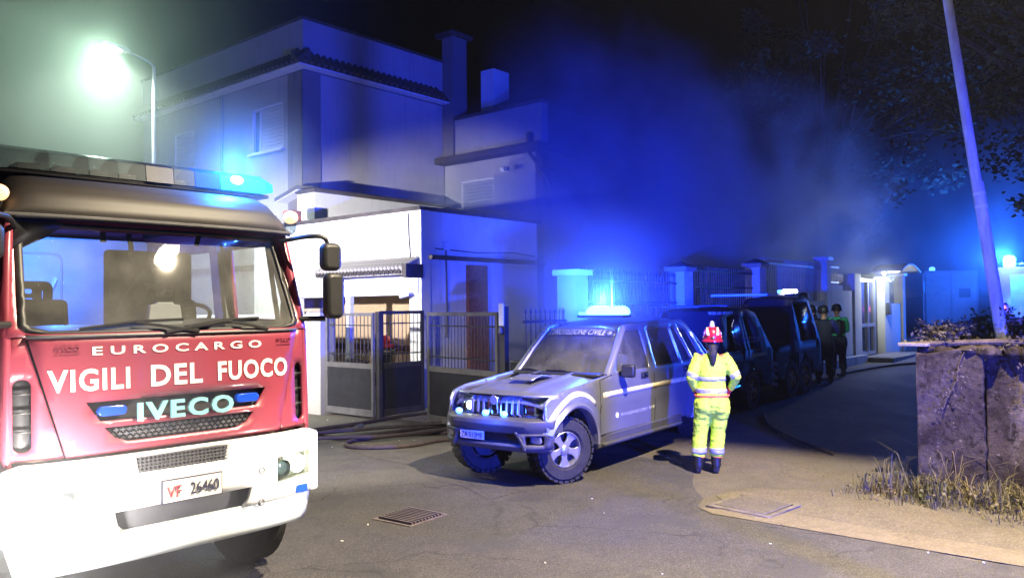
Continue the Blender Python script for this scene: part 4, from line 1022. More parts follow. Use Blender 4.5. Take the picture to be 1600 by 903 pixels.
b = MB(); b.ball((.985,.68,2.98),(.05,.03,.03),12,6); obj('flash_lamp', b, M['blue_flash'], lb)
lamp('cab_blue_fill', 'POINT', (2.60, 7.0, 2.45), 130, (.05,.20,1.0), .08)  # added fill for the beacon's blue inside the cab, no fitting
# superstructure behind the cab
bd = obj('rear_body', MB().box(-1.12,1.12,2.85,7.2,.75,2.82), M['truck_red'], TR, bevel=.04)
for s in (-1,1):
    for k in range(3):
        y0 = 3.0+k*1.4; sh = obj('roller_shutter', MB().box(s*1.12-.01,s*1.12+.012,y0,y0+1.2,1.0,2.6), M['alu'], bd, smooth=0)
        sb_ = MB()
        for j in range(16): sb_.box(s*1.135-.006,s*1.135+.006,y0,y0+1.2,1.0+j*.1,1.085+j*.1)
        obj('shutter_slats', sb_, M['alu'], sh, smooth=0)
obj('chassis', MB().box(-.45,.45,.5,7.1,.55,.80), M['plastic_black'], TR, smooth=0)
obj('fill_lamp_box', MB().box(1.13,1.22,2.4,2.6,2.62,2.76), M['plastic_black'], TR, bevel=.01)  # housing for the added ground fill
sl_ = obj('side_scene_light', MB().box(1.13,1.25,6.85,7.05,2.84,3.02), M['plastic_black'], TR, bevel=.01)
obj('scene_light_glass', MB().box(1.252,1.258,6.87,7.03,2.86,3.0), M['hot_white'], sl_, smooth=0)
def truck_wheel(x, y):
    s = 1 if x>0 else -1
    w = obj('wheel', MB().lathe([(.24,-.13),(.42,-.14),(.47,-.10),(.47,.10),(.42,.14),(.24,.13)],c=(x,y,.47),axis='X',n=32), M['rubber'], TR)
    obj('rim', MB().lathe([(.0,s*.06),(.10,s*.10),(.14,s*.05),(.24,s*.10),(.26,s*.13)],c=(x,y,.47),axis='X',n=24), M['rim'], w)
for x,y in ((-.90,.85),(.90,.85),(-.90,5.4),(.90,5.4)): truck_wheel(x,y)
obj('inner_arch', MB().box(-1.0,1.0,.2,.35,.5,1.1), M['plastic_black'], TR, smooth=0)

# ------------------------------------------------------------------ off-roader
PSI = R(4); NX, NY = 6.75, 6.07; YS = .815
SV = thing('off_roader', 'silver off-roader with PROTEZIONE CIVILE windscreen banner and glowing roof beacon', 'off-roader', (NX+2.35*math.cos(PSI), NY+2.35*math.sin(PSI), 0), PSI)
def SP(x, y, z): return Vector((x-2.35, y*YS, z))      # x from the nose, y from the centre line (near side is negative)
def sy(x, z):
    w = .915
    if x < .50: w -= .17*((.50-x)/.50)**2
    if z > 1.14: w -= (z-1.14)*.34 + .02
    elif z > .95: w -= (z-.95)*.10
    if z < .75: w -= (.75-z)*.06
    if x > 4.5: w -= (x-4.5)*.25
    for cx in (.64, 4.40):
        d = math.hypot(x-cx, z-.385)
        if z < 1.02 and d < .74: w += .06*max(0, 1-abs(d-.52)/.16)*(1 if z>.3 else .5)
    w += .022*max(0, 1-abs(z-.82)/.05)*(1 if 1.2 < x < 3.5 else 0)
    return w
def arch(cx, a_=170): return ([(cx-.47,.42)] if a_>165 else [])+[(cx+.48*math.cos(R(a)), .385+.48*math.sin(R(a))) for a in range(a_,9,-20)]+[(cx+.47,.42)]
A1, A2 = arch(.64,160), arch(4.40)
dw1 = [(1.70,1.19),(2.62,1.19),(2.60,1.69),(1.99,1.668)]
dw2 = [(2.82,1.195),(3.60,1.22),(3.50,1.70),(2.80,1.69)]
dw3 = [(3.66,1.22),(3.99,1.235),(3.70,1.70),(3.56,1.70)]
dw4 = [(4.08,1.235),(4.32,1.27),(4.06,1.64),(3.80,1.695)]
side_out = [(.14,.66)]+A1+A2+[(4.92,.46),(4.98,.8),(4.92,1.06),(4.50,1.30),(4.16,1.70),(4.02,1.79),(2.25,1.765),(2.08,1.72),(1.50,1.17),(1.0,1.12),(.5,1.07),(.25,1.02),(.16,.95)]
for s in (-1,1):
    b = MB(); b.panel(side_out, lambda x,z: SP(x, s*sy(x,z), z), [dw1,dw2,dw3,dw4], .065)
    bs = obj('body_side', b, M['suv_silver'], SV, solid=.03 if s>0 else -.03, smooth=40)
    bs.modifiers[0].offset = -1 if s<0 else 1
    bs.modifiers[0].thickness = .03
    for w in (dw1,dw2,dw3,dw4):
        b = MB(); b.panel(w, lambda x,z: SP(x, s*(sy(x,z)-.012), z), (), .3); obj('side_window', b, M['suv_glass'], bs)
    # door shut lines as dark seals proud by a hair, handles, stripe
    for P in ([(1.22,.50),(1.26,1.12),(1.58,1.165)],[(2.71,.46),(2.72,1.70)],[(3.50,.9),(3.80,1.12),(4.04,1.20),(3.76,1.7)],[(1.22,.47),(3.50,.46)]):
        pts = []
        for i in range(len(P)-1):
            for j in range(6): t=j/6; x=P[i][0]*(1-t)+P[i+1][0]*t; z=P[i][1]*(1-t)+P[i+1][1]*t; pts.append(SP(x,s*(sy(x,z)+.0005),z))
        x,z = P[-1]; pts.append(SP(x,s*(sy(x,z)+.0005),z))
        obj('door_seam', MB().tube(pts,.005,5), M['plastic_black'], bs)
    for hx in (2.42,3.75):
        b = MB(); b.cbox(SP(hx,s*(sy(hx,1.1)+.008),1.10),(.19,.02,.08)); hd = obj('handle_recess', b, M['plastic_black'], bs, bevel=.008)
        obj('door_handle', MB().cbox(SP(hx,s*(sy(hx,1.1)+.028),1.105),(.14,.02,.026)), M['chrome' if hx>2 else 'chrome'], hd, bevel=.006)
    def strip(P0, P1, h0, h1, n=16, lift=.004):
        b = MB(); b.grid(n,1,lambda u,v: (lambda x,z: SP(x,s*(sy(x,z)+lift),z))(P0[0]+(P1[0]-P0[0])*u, P0[1]+(P1[1]-P0[1])*u+(h0+(h1-h0)*u)*(v-.5))); return b
    obj('stripe', strip((1.32,.93),(4.02,.96),.07,.06), M['stripe'], bs, solid=.002)
    b = MB(); b.grid(20,1,lambda u,v: (lambda a,r: (lambda x,z: SP(x,s*(sy(x,z)+.006),z))(.64-r*math.cos(a)*1.02,.385+r*math.sin(a)))(R(38)+R(98)*u, .535+.06*v+.10*u)); obj('stripe', b, M['stripe'], bs, solid=.002)
    # wheel-arch flare
    for cx in (.64,4.40):
        b = MB(); n=18
        vs=[]; 
        for i in range(n+1):
            a=R((155 if cx<1 else 180)-(155 if cx<1 else 180)*i/n)
            for r_,dy in ((.475,-.10),(.475,.040),(.50,.048),(.555,.0),(.555,-.10)):
                x=cx+r_*math.cos(a); z=.385+r_*math.sin(a); vs.append(SP(x, s*(sy(x,z)+dy-.01), z))
        fs=[(i*5+j,i*5+(j+1)%5,(i+1)*5+(j+1)%5,(i+1)*5+j) for i in range(n) for j in range(5)]
        obj('wheel_flare', b.add(vs,fs), M['suv_silver'], bs)
    obj('sill', MB().box(1.15-2.35,3.55-2.35,s*.69-.06,s*.69+.04,.31,.47), M['bumper_grey'], bs, bevel=.02)
    obj('side_step', MB().box(1.25-2.35,3.45-2.35,s*.76-.04,s*.76+.05,.34,.375), M['bumper_grey'], bs, bevel=.01)
    # mirror
    b = MB(); b.cbox(SP(1.76,s*1.05,1.20),(.10,.17,.16),Matrix.Rotation(R(-12*s),3,'Z')); b.cbox(SP(1.80,s*.93,1.17),(.06,.12,.05)); obj('door_mirror', b, M['plastic_black'], bs, bevel=.03)
def side_text(txt, xc, zc, h, mt, w):
    pr = text_mb(txt,1,lambda x,y: Vector((x,0,y))); xs_=[v[0] for v in pr.v]; zs_=[v[2] for v in pr.v]; W_=max(xs_)-min(xs_); H_=max(zs_)-min(zs_); cx=(max(xs_)+min(xs_))/2; cz=(max(zs_)+min(zs_))/2
    b = MB(); b.add([(lambda X,Z: SP(X,-(sy(X,Z)+.004),Z))((v[0]-cx)/W_*w+xc,(v[2]-cz)/H_*h+zc) for v in pr.v], pr.f); o = obj('lettering', b, mt, SV, solid=.002, smooth=0); return o
side_text('PROTEZIONE CIVILE', 2.12,.655,.04,M['letter_grey'],.72); side_text('112', 2.62,.665,.035,M['letter_white'],.14)
b = MB(); b.lathe([(.0,0),(.035,0),(.035,.004)],c=SP(1.66,-(sy(1.66,.66)+.006),.66),axis='Y',n=18); obj('emblem', b, M['letter_white'], SV)
# bonnet
def bon(u, v):
    x = .14+1.40*u; e = -1+2*v; hwid = min(sy(max(x,.12),1.0),.90)-.03-.10*u
    z = 1.00+.165*min(1,u*1.02)**.8 - .07*abs(e)**5 + .022*max(0,1-abs(abs(e)-.40)/.09)*min(1,u*6) + .012*(1-e*e)
    if u < .12: z -= .075*((.12-u)/.12)**2
    xx = x + .09*e*e*(1-u) + .11*(e*e)*u
    return SP(xx, e*hwid, z)
b = MB(); b.grid(24,30,bon); obj('bonnet', b, M['suv_silver'], SV, smooth=50, solid=.02)
b = MB(); b.grid(14,4,lambda u,v: SP(.66+.44*v,-.20+.40*u,1.135+.045*math.sin(min(1,v*1.6)*math.pi*.5)*(1-.8*max(0,v-.6)/.4)-.004)); sc_o = obj('bonnet_scoop', b, M['suv_silver'], SV, solid=.015)
for i in range(5):
    obj('scoop_slot', MB().cbox(SP(1.085,-.14+i*.07,1.177),(.05,.042,.016)), M['plastic_black'], sc_o)
# cowl, windscreen, roof
def wsx(v, e): return (1.52+.62*v) - .10*(1-e**2)*(1-.5*v)
def wsp(u, v, off=0):
    e = -1+2*u; hw = .80-.115*v; z = 1.165+.545*v
    return SP(wsx(v,abs(e))+off, e*hw, z+.02*(1-e*e)*v)
b = MB(); b.grid(20,12,wsp); obj('windscreen', b, M['suv_glass'], SV)
b = MB(); b.grid(20,2,lambda u,v: (lambda e: SP(1.30+.16*v+.10*e*e, e*.80, 1.145+.02*v))(-1+2*u)); obj('cowl', b, M['plastic_black'], SV, solid=.02)
for s in (-1,1):
    obj('windscreen_pillar', MB().tube([SP(1.52,s*.835,1.15),SP(1.82,s*.78,1.44),SP(2.13,s*.705,1.725)],[(.035,.05),(.032,.045),(.03,.05)],8), M['suv_silver'], SV)
    obj('rain_gutter', MB().tube([SP(2.13,s*.695,1.735),SP(3.0,s*.685,1.785),SP(4.0,s*.67,1.785)],.02,6), M['suv_silver'], SV)
def roof(u, v):
    x = 2.10+2.0*u; e = -1+2*v; z = 1.725+.125*math.sin(min(1,u*1.9)*math.pi/2) - (.10*max(0,u-.82)/.18) - .06*abs(e)**3.5
    return SP(x-.06*(1-e*e)*(1-u), e*.70, z)
b = MB(); b.grid(24,20,roof); obj('roof', b, M['suv_silver'], SV, smooth=60, solid=.03)
# banner on the windscreen
b = MB(); b.grid(18,2,lambda u,v: wsp(.035+.93*u,.80+.19*v,-.006)); bn = obj('screen_banner', b, M['screen_band'], SV, solid=.002)
pr = text_mb('PROTEZIONE CIVILE',1,lambda x,y: Vector((x,0,y)),shear=.25,bold=.012); xs_=[v[0] for v in pr.v]; zs_=[v[2] for v in pr.v]
b = MB(); b.add([wsp(.875-.72*(v[0]-min(xs_))/(max(xs_)-min(xs_)), .835+.125*(v[2]-min(zs_))/(max(zs_)-min(zs_)), -.011) for v in pr.v], pr.f); obj('lettering', b, M['letter_white'], bn, solid=.002, smooth=0)
b = MB(); b.add([wsp(.115+.030*math.cos(i*math.pi/8),.89+.045*math.sin(i*math.pi/8),-.011) for i in range(16)],[tuple(range(16))]); obj('emblem', b, M['letter_grey'], bn, solid=.002)
for (a0,a1) in ((.28,.62),(.70,.95)):
    obj('wiper', MB().tube([wsp(a0,.02,-.02),wsp((a0+a1)/2,.06,-.025),wsp(a1,.05,-.02)],.01,6), M['plastic_black'], SV)
# rear and underside
obj('tailgate', MB().grid(10,12,lambda u,v: SP(4.94-.82*max(0,v-.42)**1.2*1.9+.03*math.sin(v*3.14), (-1+2*u)*(.86-.22*max(0,v-.5)*2*.9), .42+1.35*v)), M['suv_silver'], SV, solid=.03)
obj('underbody', MB().box(.55-2.35,4.8-2.35,-.36,.36,.33,.55), M['plastic_black'], SV, smooth=0)
obj('floor_pan', MB().box(1.15-2.35,4.45-2.35,-.64,.64,.44,.52), M['plastic_black'], SV, smooth=0)
obj('engine_bay', MB().box(.30-2.35,1.3-2.35,-.34,.34,.5,.98), M['plastic_black'], SV, smooth=0)
def suv_seat(x,y):
    b = MB(); b.cbox(SP(x,y,.82),(.5,.46,.16)); b.cbox(SP(x+.26,y,1.10),(.14,.46,.56),Matrix.Rotation(R(12),3,'Y')); b.cbox(SP(x+.33,y,1.47),(.10,.26,.17)); obj('seat', b, M['cab_grey'], SV, bevel=.04)
for x,y in ((2.0,-.38),(2.0,.38),(2.95,-.38),(2.95,.38)): suv_seat(x,y)
obj('dashboard', MB().box(1.50-2.35,1.80-2.35,-.60,.60,.8,1.13), M['plastic_grey'], SV, bevel=.05)
b = MB(); b.lathe([(.18+.014*math.cos(t),.014*math.sin(t)) for t in [i*math.pi/4 for i in range(9)]],c=SP(1.88,.38,1.16),axis='X',n=24,mt=Matrix.Rotation(R(-25),4,'Y')); obj('steering_wheel', b, M['plastic_black'], SV)
# bumper (swept), grille, lamps
def bmp(y): return .0+.09*abs(y/.9)**2+.30*max(0,abs(y)-.62)**1.3*2.2
def sweep(prof, y0, y1, n, fx):
    b = MB(); k=len(prof); vs=[]
    for i in range(n+1):
        y=y0+(y1-y0)*i/n
        for dx,z in prof: vs.append(SP(fx(y)+dx, y, z))
    fs=[(i*k+j,i*k+(j+1)%k,(i+1)*k+(j+1)%k,(i+1)*k+j) for i in range(n) for j in range(k)]+[tuple(range(k)),tuple(range(n*k,n*k+k))]
    return b.add(vs,fs)
bu = obj('front_bumper', sweep([(.03,.775),(-.03,.755),(-.045,.70),(-.02,.65),(.0,.61),(.16,.61),(.16,.775)],-.93,.93,30,bmp), M['bumper_grey'], SV, bevel=.01)
obj('bumper_lower', sweep([(.0,.50),(-.02,.47),(.02,.42),(.10,.40),(.16,.42),(.16,.50)],-.84,.84,24,bmp), M['bumper_grey'], SV, bevel=.01)
for s in (-1,1):
    obj('bumper_corner', MB().panel([(s*.50,.62),(s*.58,.44),(s*.90,.45),(s*.925,.62)], lambda y,z: SP(bmp(y)+.0,y,z), [rrect(s*.715-.10,s*.715+.10,.50,.595,.02)], .06), M['bumper_grey'], bu, solid=.03)
    obj('fog_light', MB().prism([(p_*YS,q_) for p_,q_ in rrect(s*.715-.085,s*.715+.085,.51,.585,.02)],'X',bmp(.715)-2.35+.02,bmp(.715)-2.35+.05), M['lens_clear'], bu, bevel=.005)
    obj('corner_brace', MB().tube([SP(bmp(.5)-.01,s*.46,.64),SP(bmp(.55)-.015,s*.56,.55),SP(bmp(.6)-.01,s*.62,.44)],.022,6), M['bumper_grey'], bu)
obj('bumper_mesh', MB().box(.09-2.35,.11-2.35,-.45,.45,.44,.62), M['plastic_black'], bu, smooth=0)
pl_ = obj('number_plate', MB().cbox(SP(-.005,.26,.565),(.015,.34,.095)), M['plate'], bu, bevel=.003)
pr = text_mb('ZA 513ME',1,lambda x,y: Vector((x,0,y))); xs_=[v[0] for v in pr.v]; zs_=[v[2] for v in pr.v]
b = MB(); b.add([SP(-.016,.26+.185-.37*(v[0]-min(xs_))/(max(xs_)-min(xs_)),.537+.055*(v[2]-min(zs_))/(max(zs_)-min(zs_))) for v in pr.v], pr.f); obj('lettering', b, M['plate_ink'], pl_, solid=.001, smooth=0)
gx = .165
gl = obj('grille', MB().box(gx+.05-2.35,gx+.07-2.35,-.36,.36,.77,1.0), M['plastic_black'], SV, smooth=0)
for i in range(9):
    y=-.40+i*.1
    if i==4: continue
    obj('grille_bar', MB().tube([SP(gx+.03,y,.775),SP(gx-.02,y,.81),SP(gx-.01,y,.95),SP(gx+.04,y,.995)],[(.014,.018)]*4,8), M['chrome' if i in (3,5) else 'suv_silver'], gl)
obj('grille_centre', MB().prism(rrect(-.05,.05,.785,1.0,.02),'X',gx-2.35-.03,gx-2.35+.04), M['chrome'], gl, bevel=.01)
b = MB(); b.lathe([(.0,0),(.05,.0),(.055,.01)],c=SP(gx-.045,0,.955),axis='X',n=18); obj('badge', b, M['rim'], gl)
obj('grille_surround', sweep([(.0,1.015),(.0,.995),(.05,.995),(.05,1.018)],-.46,.46,10,lambda y: gx-.04+.05*abs(y)), M['chrome'], gl)
for s in (-1,1):
    def hlm(off): return lambda y,z: SP(.175+.05*abs(y)+.95*max(0,abs(y)-.62)**1.5*1.4+off+(z-.85)*.10, y, z)
    P = [(s*.45,.79),(s*.45,.985),(s*.60,1.01),(s*.80,.995),(s*.885,.93),(s*.87,.83),(s*.75,.79)]
    hl = obj('headlight', MB().panel(P, hlm(0), (), .06), M['clear_lens'], SV, solid=.006)
    obj('headlight_bowl', MB().panel([(y*.99,z) for y,z in P], hlm(.05), (), .06), M['lens_clear'], hl, solid=.005)
    obj('indicator', MB().panel([(s*.80,.975),(s*.872,.93),(s*.86,.84),(s*.80,.83)], hlm(.012), (), .04), M['lens_orange'], hl, solid=.01)
    obj('bulb', MB().ball(SP(.235,s*.54,.86),(.03,.045,.045),12,8), M['rim'] if s<0 else M['hot_white'], hl)
    obj('bulb', MB().ball(SP(.25,s*.68,.90),(.02,.035,.035),12,8), M['chrome'], hl)
    obj('fender_front', MB().panel([(s*.45,.77),(s*.45,.80),(s*.90,.84),(s*.90,.77)], hlm(.02), (), .08), M['suv_silver'], SV, solid=.02)
obj('nose_edge', MB().grid(24,3,lambda u,v: (lambda y: SP(.17+.05*abs(y)+.95*max(0,abs(y)-.62)**1.5*1.4+.04*v*v, y, .995+.02*v))(-.85+1.7*u)), M['suv_silver'], SV, solid=.02)
for y in (.12,-.20,.60):
    obj('blue_strobe', MB().ball(SP(.10,y,.805),(.035,.045,.035),14,8), M['led_blue'], SV)
# beacon bar
bc = obj('roof_beacon', MB().box(2.28-2.35,2.54-2.35,-.50,.20,1.85,1.885), M['plastic_black'], SV, bevel=.01)
b = MB(); b.prism([(-.50,1.888),(.08,1.888),(.075,1.95),(.04,1.99),(-.02,2.01),(-.40,2.01),(-.46,1.99),(-.495,1.95)],'X',2.29-2.35,2.53-2.35); obj('beacon_lens', b, M['beacon'], bc, bevel=.03)
b = MB(); b.prism(rrect(.09,.20,1.888,1.93,.02),'X',2.31-2.35,2.51-2.35); obj('beacon_lens', b, M['led_blue'], bc, bevel=.01)
obj('aerial', MB().tube([SP(2.75,-.1,1.84),SP(2.77,-.1,2.55)],[.006,.002],6), M['iron_pale'], SV)
# wheels
def wheel(par, x, y, s, rr=.375, turn=0, off=2.35, rimmat='rim', wid=.125):
    e = Matrix.Translation((x-off,y,rr)) @ Matrix.Rotation(R(turn),4,'Z')
    def tf(b): b.v=[tuple(e @ Vector(v)) for v in b.v]; return b
    b = MB(); b.lathe([(.205,-wid+.02),(.23,-wid-.005),(.33,-wid-.005),(.362,-wid+.03),(.362,wid-.03),(.33,wid+.005),(.23,wid+.005),(.205,wid-.02)],axis='Y',n=44)
    t = obj('tyre', tf(b), M['rubber'], par)
    b = MB()
    for i in range(30):
        a=2*math.pi*i/30
        for k,(y0,y1) in enumerate(((-wid-.004,-wid*.42),(-wid*.36,-.004),(.004,wid*.36),(wid*.42,wid+.004))):
            aa=a+(.10 if k in(1,2) else 0)
            q = MB(); q.box(-.028,.028,y0,y1,.352,.376); mt_=Matrix.Rotation(aa,4,'Y'); q.v=[tuple(mt_ @ Vector(v)) for v in q.v]; b.add(q.v,q.f)
    obj('tread', tf(b), M['rubber'], t, smooth=0)
    f = s
    b = MB(); b.lathe([(.205,f*wid*.9),(.196,f*wid*.95),(.185,f*wid*.6),(.18,-f*wid*.8)],axis='Y',n=36)
    rim = obj('rim', tf(b), M[rimmat], t)
    b = MB(); b.lathe([(.0,f*.01),(.185,f*.01)],axis='Y',n=24); obj('brake_disc', tf(b), M['plastic_black'], rim)
    b = MB()
    for i in range(5):
        a=2*math.pi*i/5+.3; ca,sa=math.cos(a),math.sin(a)
        q=MB(); q.prism([(.03,-.040),(.11,-.036),(.15,-.05),(.19,-.085),(.197,0),(.19,.085),(.15,.05),(.11,.036),(.03,.040)],'Y',f*wid*.48,f*wid*.72)
        mt_=Matrix.Rotation(a,4,'Y'); q.v=[tuple(mt_ @ Vector(v)) for v in q.v]; b.add(q.v,q.f)
    obj('rim_spokes', tf(b), M[rimmat], rim, bevel=.008)
    b = MB(); b.lathe([(.06,f*wid*.5),(.055,f*wid*.85),(.03,f*wid*.98),(.0,f*wid*1.0)],axis='Y',n=20); obj('hub', tf(b), M[rimmat], rim)
    b = MB()
    for i in range(6): a=2*math.pi*i/6; b.lathe([(.010,f*wid*.75),(.0,f*wid*.9)],c=(.045*math.cos(a),0,.045*math.sin(a)),axis='Y',n=6)
    obj('wheel_nuts', tf(b), M['chrome'], rim)
for x in (.64,4.40):
    for s in (-1,1): wheel(SV, x, s*.56, s, rr=.385, turn=(-24 if x<1 else 0))

# ------------------------------------------------------------------ dark vehicles beyond
def boxy(name, label, loc, L, hw, H, mat_, slant=.5, belt=1.05, rz=0, glassm='dark_glass'):
    t = thing(name, label, 'off-roader', loc, rz, None)
    prof = [(0,.45),(0,.95),(.12,1.02),(1.0,1.08),(1.45,H-.06),(1.7,H),(L-slant*.9,H),(L-slant*.5,H-.08),(L-.02,belt),(L,.55),(L-.1,.42),(L-.55,.40),(L-.62,.62),(L-.95,.82),(L-1.28,.62),(L-1.35,.40),(1.32,.40),(1.25,.62),(.92,.82),(.58,.62),(.5,.40),(.1,.42)]
    ww = [[(1.42,belt+.06),(2.15,belt+.06),(2.15,H-.14),(1.70,H-.14)],[(2.25,belt+.06),(L-1.1,belt+.06),(L-1.15,H-.14),(2.25,H-.14)],[(L-1.0,belt+.06),(L-slant*.7,belt+.06),(L-slant*.9-.05,H-.14),(L-1.05,H-.14)]]
    f = lambda x,z: hw-max(0,z-belt)*.22
    for s in (-1,1):
        b = MB(); b.panel(prof, lambda x,z: Vector((x-L/2,s*f(x,z),z)), ww, .2); o = obj('body_side', b, mat_, t, smooth=40, solid=.03 if s>0 else -.03); o.modifiers[0].thickness=.03; o.modifiers[0].offset = 1 if s>0 else -1
        for w in ww: obj('side_window', MB().panel(w, lambda x,z: Vector((x-L/2,s*(f(x,z)-.01),z)), (), .6), M[glassm], o, solid=.005)
    top = [prof[i] for i in range(1,10)]
    b = MB(); b.grid(len(top)-1,6,lambda u,v: (lambda p: Vector((p[0]-L/2,(-1+2*v)*(f(*p)-.0),p[1]+.02*(1-(-1+2*v)**2))))(top[min(int(round(u*(len(top)-1))),len(top)-1)])); obj('body_top', b, mat_, t, smooth=30, solid=.02)
    b = MB(); b.box(-L/2,-L/2+.03,-hw,hw,.45,.95); obj('front_panel', b, mat_, t, smooth=0)
    obj('rear_bumper', MB().box(L/2-.12,L/2+.06,-hw,hw,.42,.60), M['plastic_black'], t, bevel=.02)
    obj('chassis', MB().box(-L/2+.4,L/2-.3,-.6,.6,.3,.5), M['plastic_black'], t, smooth=0)
    for x in (.92,L-.95):
        for s in (-1,1): wheel(t, x-L/2, s*(hw-.13), s, off=0)
    return t
v1 = boxy('dark_off_roader', 'dark off-roader with slanted tail and pale lettering parked behind the silver one', (13.4,6.88,gz(13.6)), 3.4, .72, 1.86, M['dark_paint'], .9)
def vtext(par, txt, xc, zc, w, h, y, mt):
    pr = text_mb(txt,1,lambda x,y_: Vector((x,0,y_))); xs_=[v[0] for v in pr.v]; zs_=[v[2] for v in pr.v]
    b = MB(); b.add([(xc-w/2+w*(v[0]-min(xs_))/(max(xs_)-min(xs_)), y, zc-h/2+h*(v[2]-min(zs_))/(max(zs_)-min(zs_))) for v in pr.v], pr.f); return obj('lettering', b, mt, par, solid=.003, smooth=0)
vtext(v1,'VIGILI DEL FUOCO',-.35,1.79,.95,.05,-.635,M['letter_white'])
vtext(v1,'SOCCORSO',.75,1.30,.95,.10,-.755,M['letter_grey'])
obj('reflective_strip', MB().box(.55,1.3,-.786,-.781,.98,1.04), M['stripe'], v1, smooth=0)
for i in range(4): obj('hazard_stripe', MB().add([(1.45,-.787,.40+i*.13),(1.75,-.787,.36+i*.13),(1.75,-.787,.43+i*.13),(1.45,-.787,.47+i*.13)],[(0,1,2,3)]), M['letter_grey'], v1, solid=.003, smooth=0)
obj('roof_rack', MB().box(.1,1.0,-.55,.55,1.90,1.93).box(-.9,-.1,-.5,.5,1.885,1.91), M['bumper_grey'], v1, bevel=.01)
v2 = boxy('dark_off_roader', 'tall dark off-roader with pale roof board and lit bar, farther along the fence', (16.55,6.92,gz(17)), 2.6, .72, 2.02, M['dark_paint'], .35)
obj('roof_board', MB().box(-1.3,-.4,-.6,.6,2.04,2.09), M['white_paint'], v2, bevel=.01)
lb2 = obj('light_bar', MB().box(-.35,-.05,-.75,-.1,2.04,2.10), M['plastic_black'], v2, bevel=.01)
obj('bar_lens', MB().box(-.32,-.08,-.74,-.52,2.105,2.18), M['hot_white'], lb2, bevel=.02); obj('bar_lens', MB().box(-.32,-.08,-.51,-.40,2.105,2.17), M['led_blue'], lb2, bevel=.02)
b = MB(); b.ball((-1.5,-.5,.62),(.04,.12,.03),10,6); obj('marker_light', b, M['led_blue'], v2)

# ambulance and second engine at the far end of the street
am = thing('ambulance', 'blue lit box ambulance standing at the far end of the street', 'ambulance', (39.3,8.0,gz(38)), R(14))
obj('box_body', MB().box(-.0,4.0,-1.05,1.05,.5,2.95), M['amb_paint'], am, bevel=.06)
for s in (-1,1): obj('rear_door', MB().box(-.05,-.003,min(s*.02,s*.98),max(s*.02,s*.98),.6,2.8), M['amb_paint'], am, bevel=.015)
obj('rear_window', MB().box(-.06,-.052,-.75,-.30,1.75,2.15), M['window_dark'], am, bevel=.01)
obj('rear_bumper', MB().box(-.2,-.0,-1.0,1.0,.35,.55), M['bumper_grey'], am, bevel=.02)
obj('open_door', MB().box(-1.05,-.06,1.06,1.11,.6,2.8), M['amb_paint'], am, bevel=.01)
obj('door_strip', MB().box(-.95,-.3,1.04,1.057,2.0,2.45), M['cyan_lens'], am, smooth=0); obj('door_strip', MB().box(-.95,-.3,1.04,1.057,.9,1.2), M['lens_orange'], am, smooth=0)  # cyan strip glows by itself in place of reflected light
for y in (-.95,.95):
    obj('wheel', MB().lathe([(.0,-.1),(.33,-.1),(.36,-.06),(.36,.06),(.33,.1),(.0,.1)],c=(1.0,y,.36),axis='Y',n=20), M['rubber'], am)
obj('roof_beacon', MB().lathe([(.12,2.955),(.12,3.08),(.06,3.12),(.0,3.13)],c=(.4,.7,0),n=14), M['led_blue'], am)
e2 = thing('fire_engine', 'dim far fire engine with a blue flashing beacon and one red tail light', 'fire engine', (35.2,4.4,gz(35)), R(3))
obj('rear_body', MB().box(0,5.5,-1.2,1.2,.7,2.9), M['truck_red'], e2, bevel=.05)
sh = obj('rear_shutter', MB().box(-.02,-.001,-.75,.75,1.0,2.6), M['alu'], e2, smooth=0)
for j in range(12): obj('shutter_slat', MB().box(-.03,-.021,-.74,.74,1.02+j*.13,1.12+j*.13), M['alu'], sh, smooth=0)
obj('ladder', MB().box(.3,5.2,.35,.39,3.0,3.06).box(.3,5.2,.75,.79,3.0,3.06).box(.5,.53,.39,.75,3.01,3.05).box(1.3,1.33,.39,.75,3.01,3.05).box(2.3,2.33,.39,.75,3.01,3.05), M['alu'], e2, smooth=0)
obj('tail_light', MB().lathe([(.0,-.03),(.09,-.03),(.1,.0)],c=(-.02,1.02,1.35),axis='X',n=16), M['red_light'], e2)
obj('tail_light', MB().lathe([(.0,-.03),(.09,-.03),(.1,.0)],c=(-.02,-1.02,1.35),axis='X',n=16), M['lens_orange'], e2)
obj('roof_beacon', MB().lathe([(.20,2.91),(.22,3.22),(.16,3.32),(.0,3.36)],c=(.15,.78,0),n=16), M['beacon'], e2)
obj('side_marker', MB().box(-.05,-.03,-1.1,-.9,2.4,2.6), M['led_blue'], e2, bevel=.01)
for y in (-1.0,1.0): obj('wheel', MB().lathe([(.0,-.14),(.44,-.14),(.48,-.1),(.48,.1),(.44,.14),(.0,.14)],c=(1.4,y,.48),axis='Y',n=20), M['rubber'], e2)

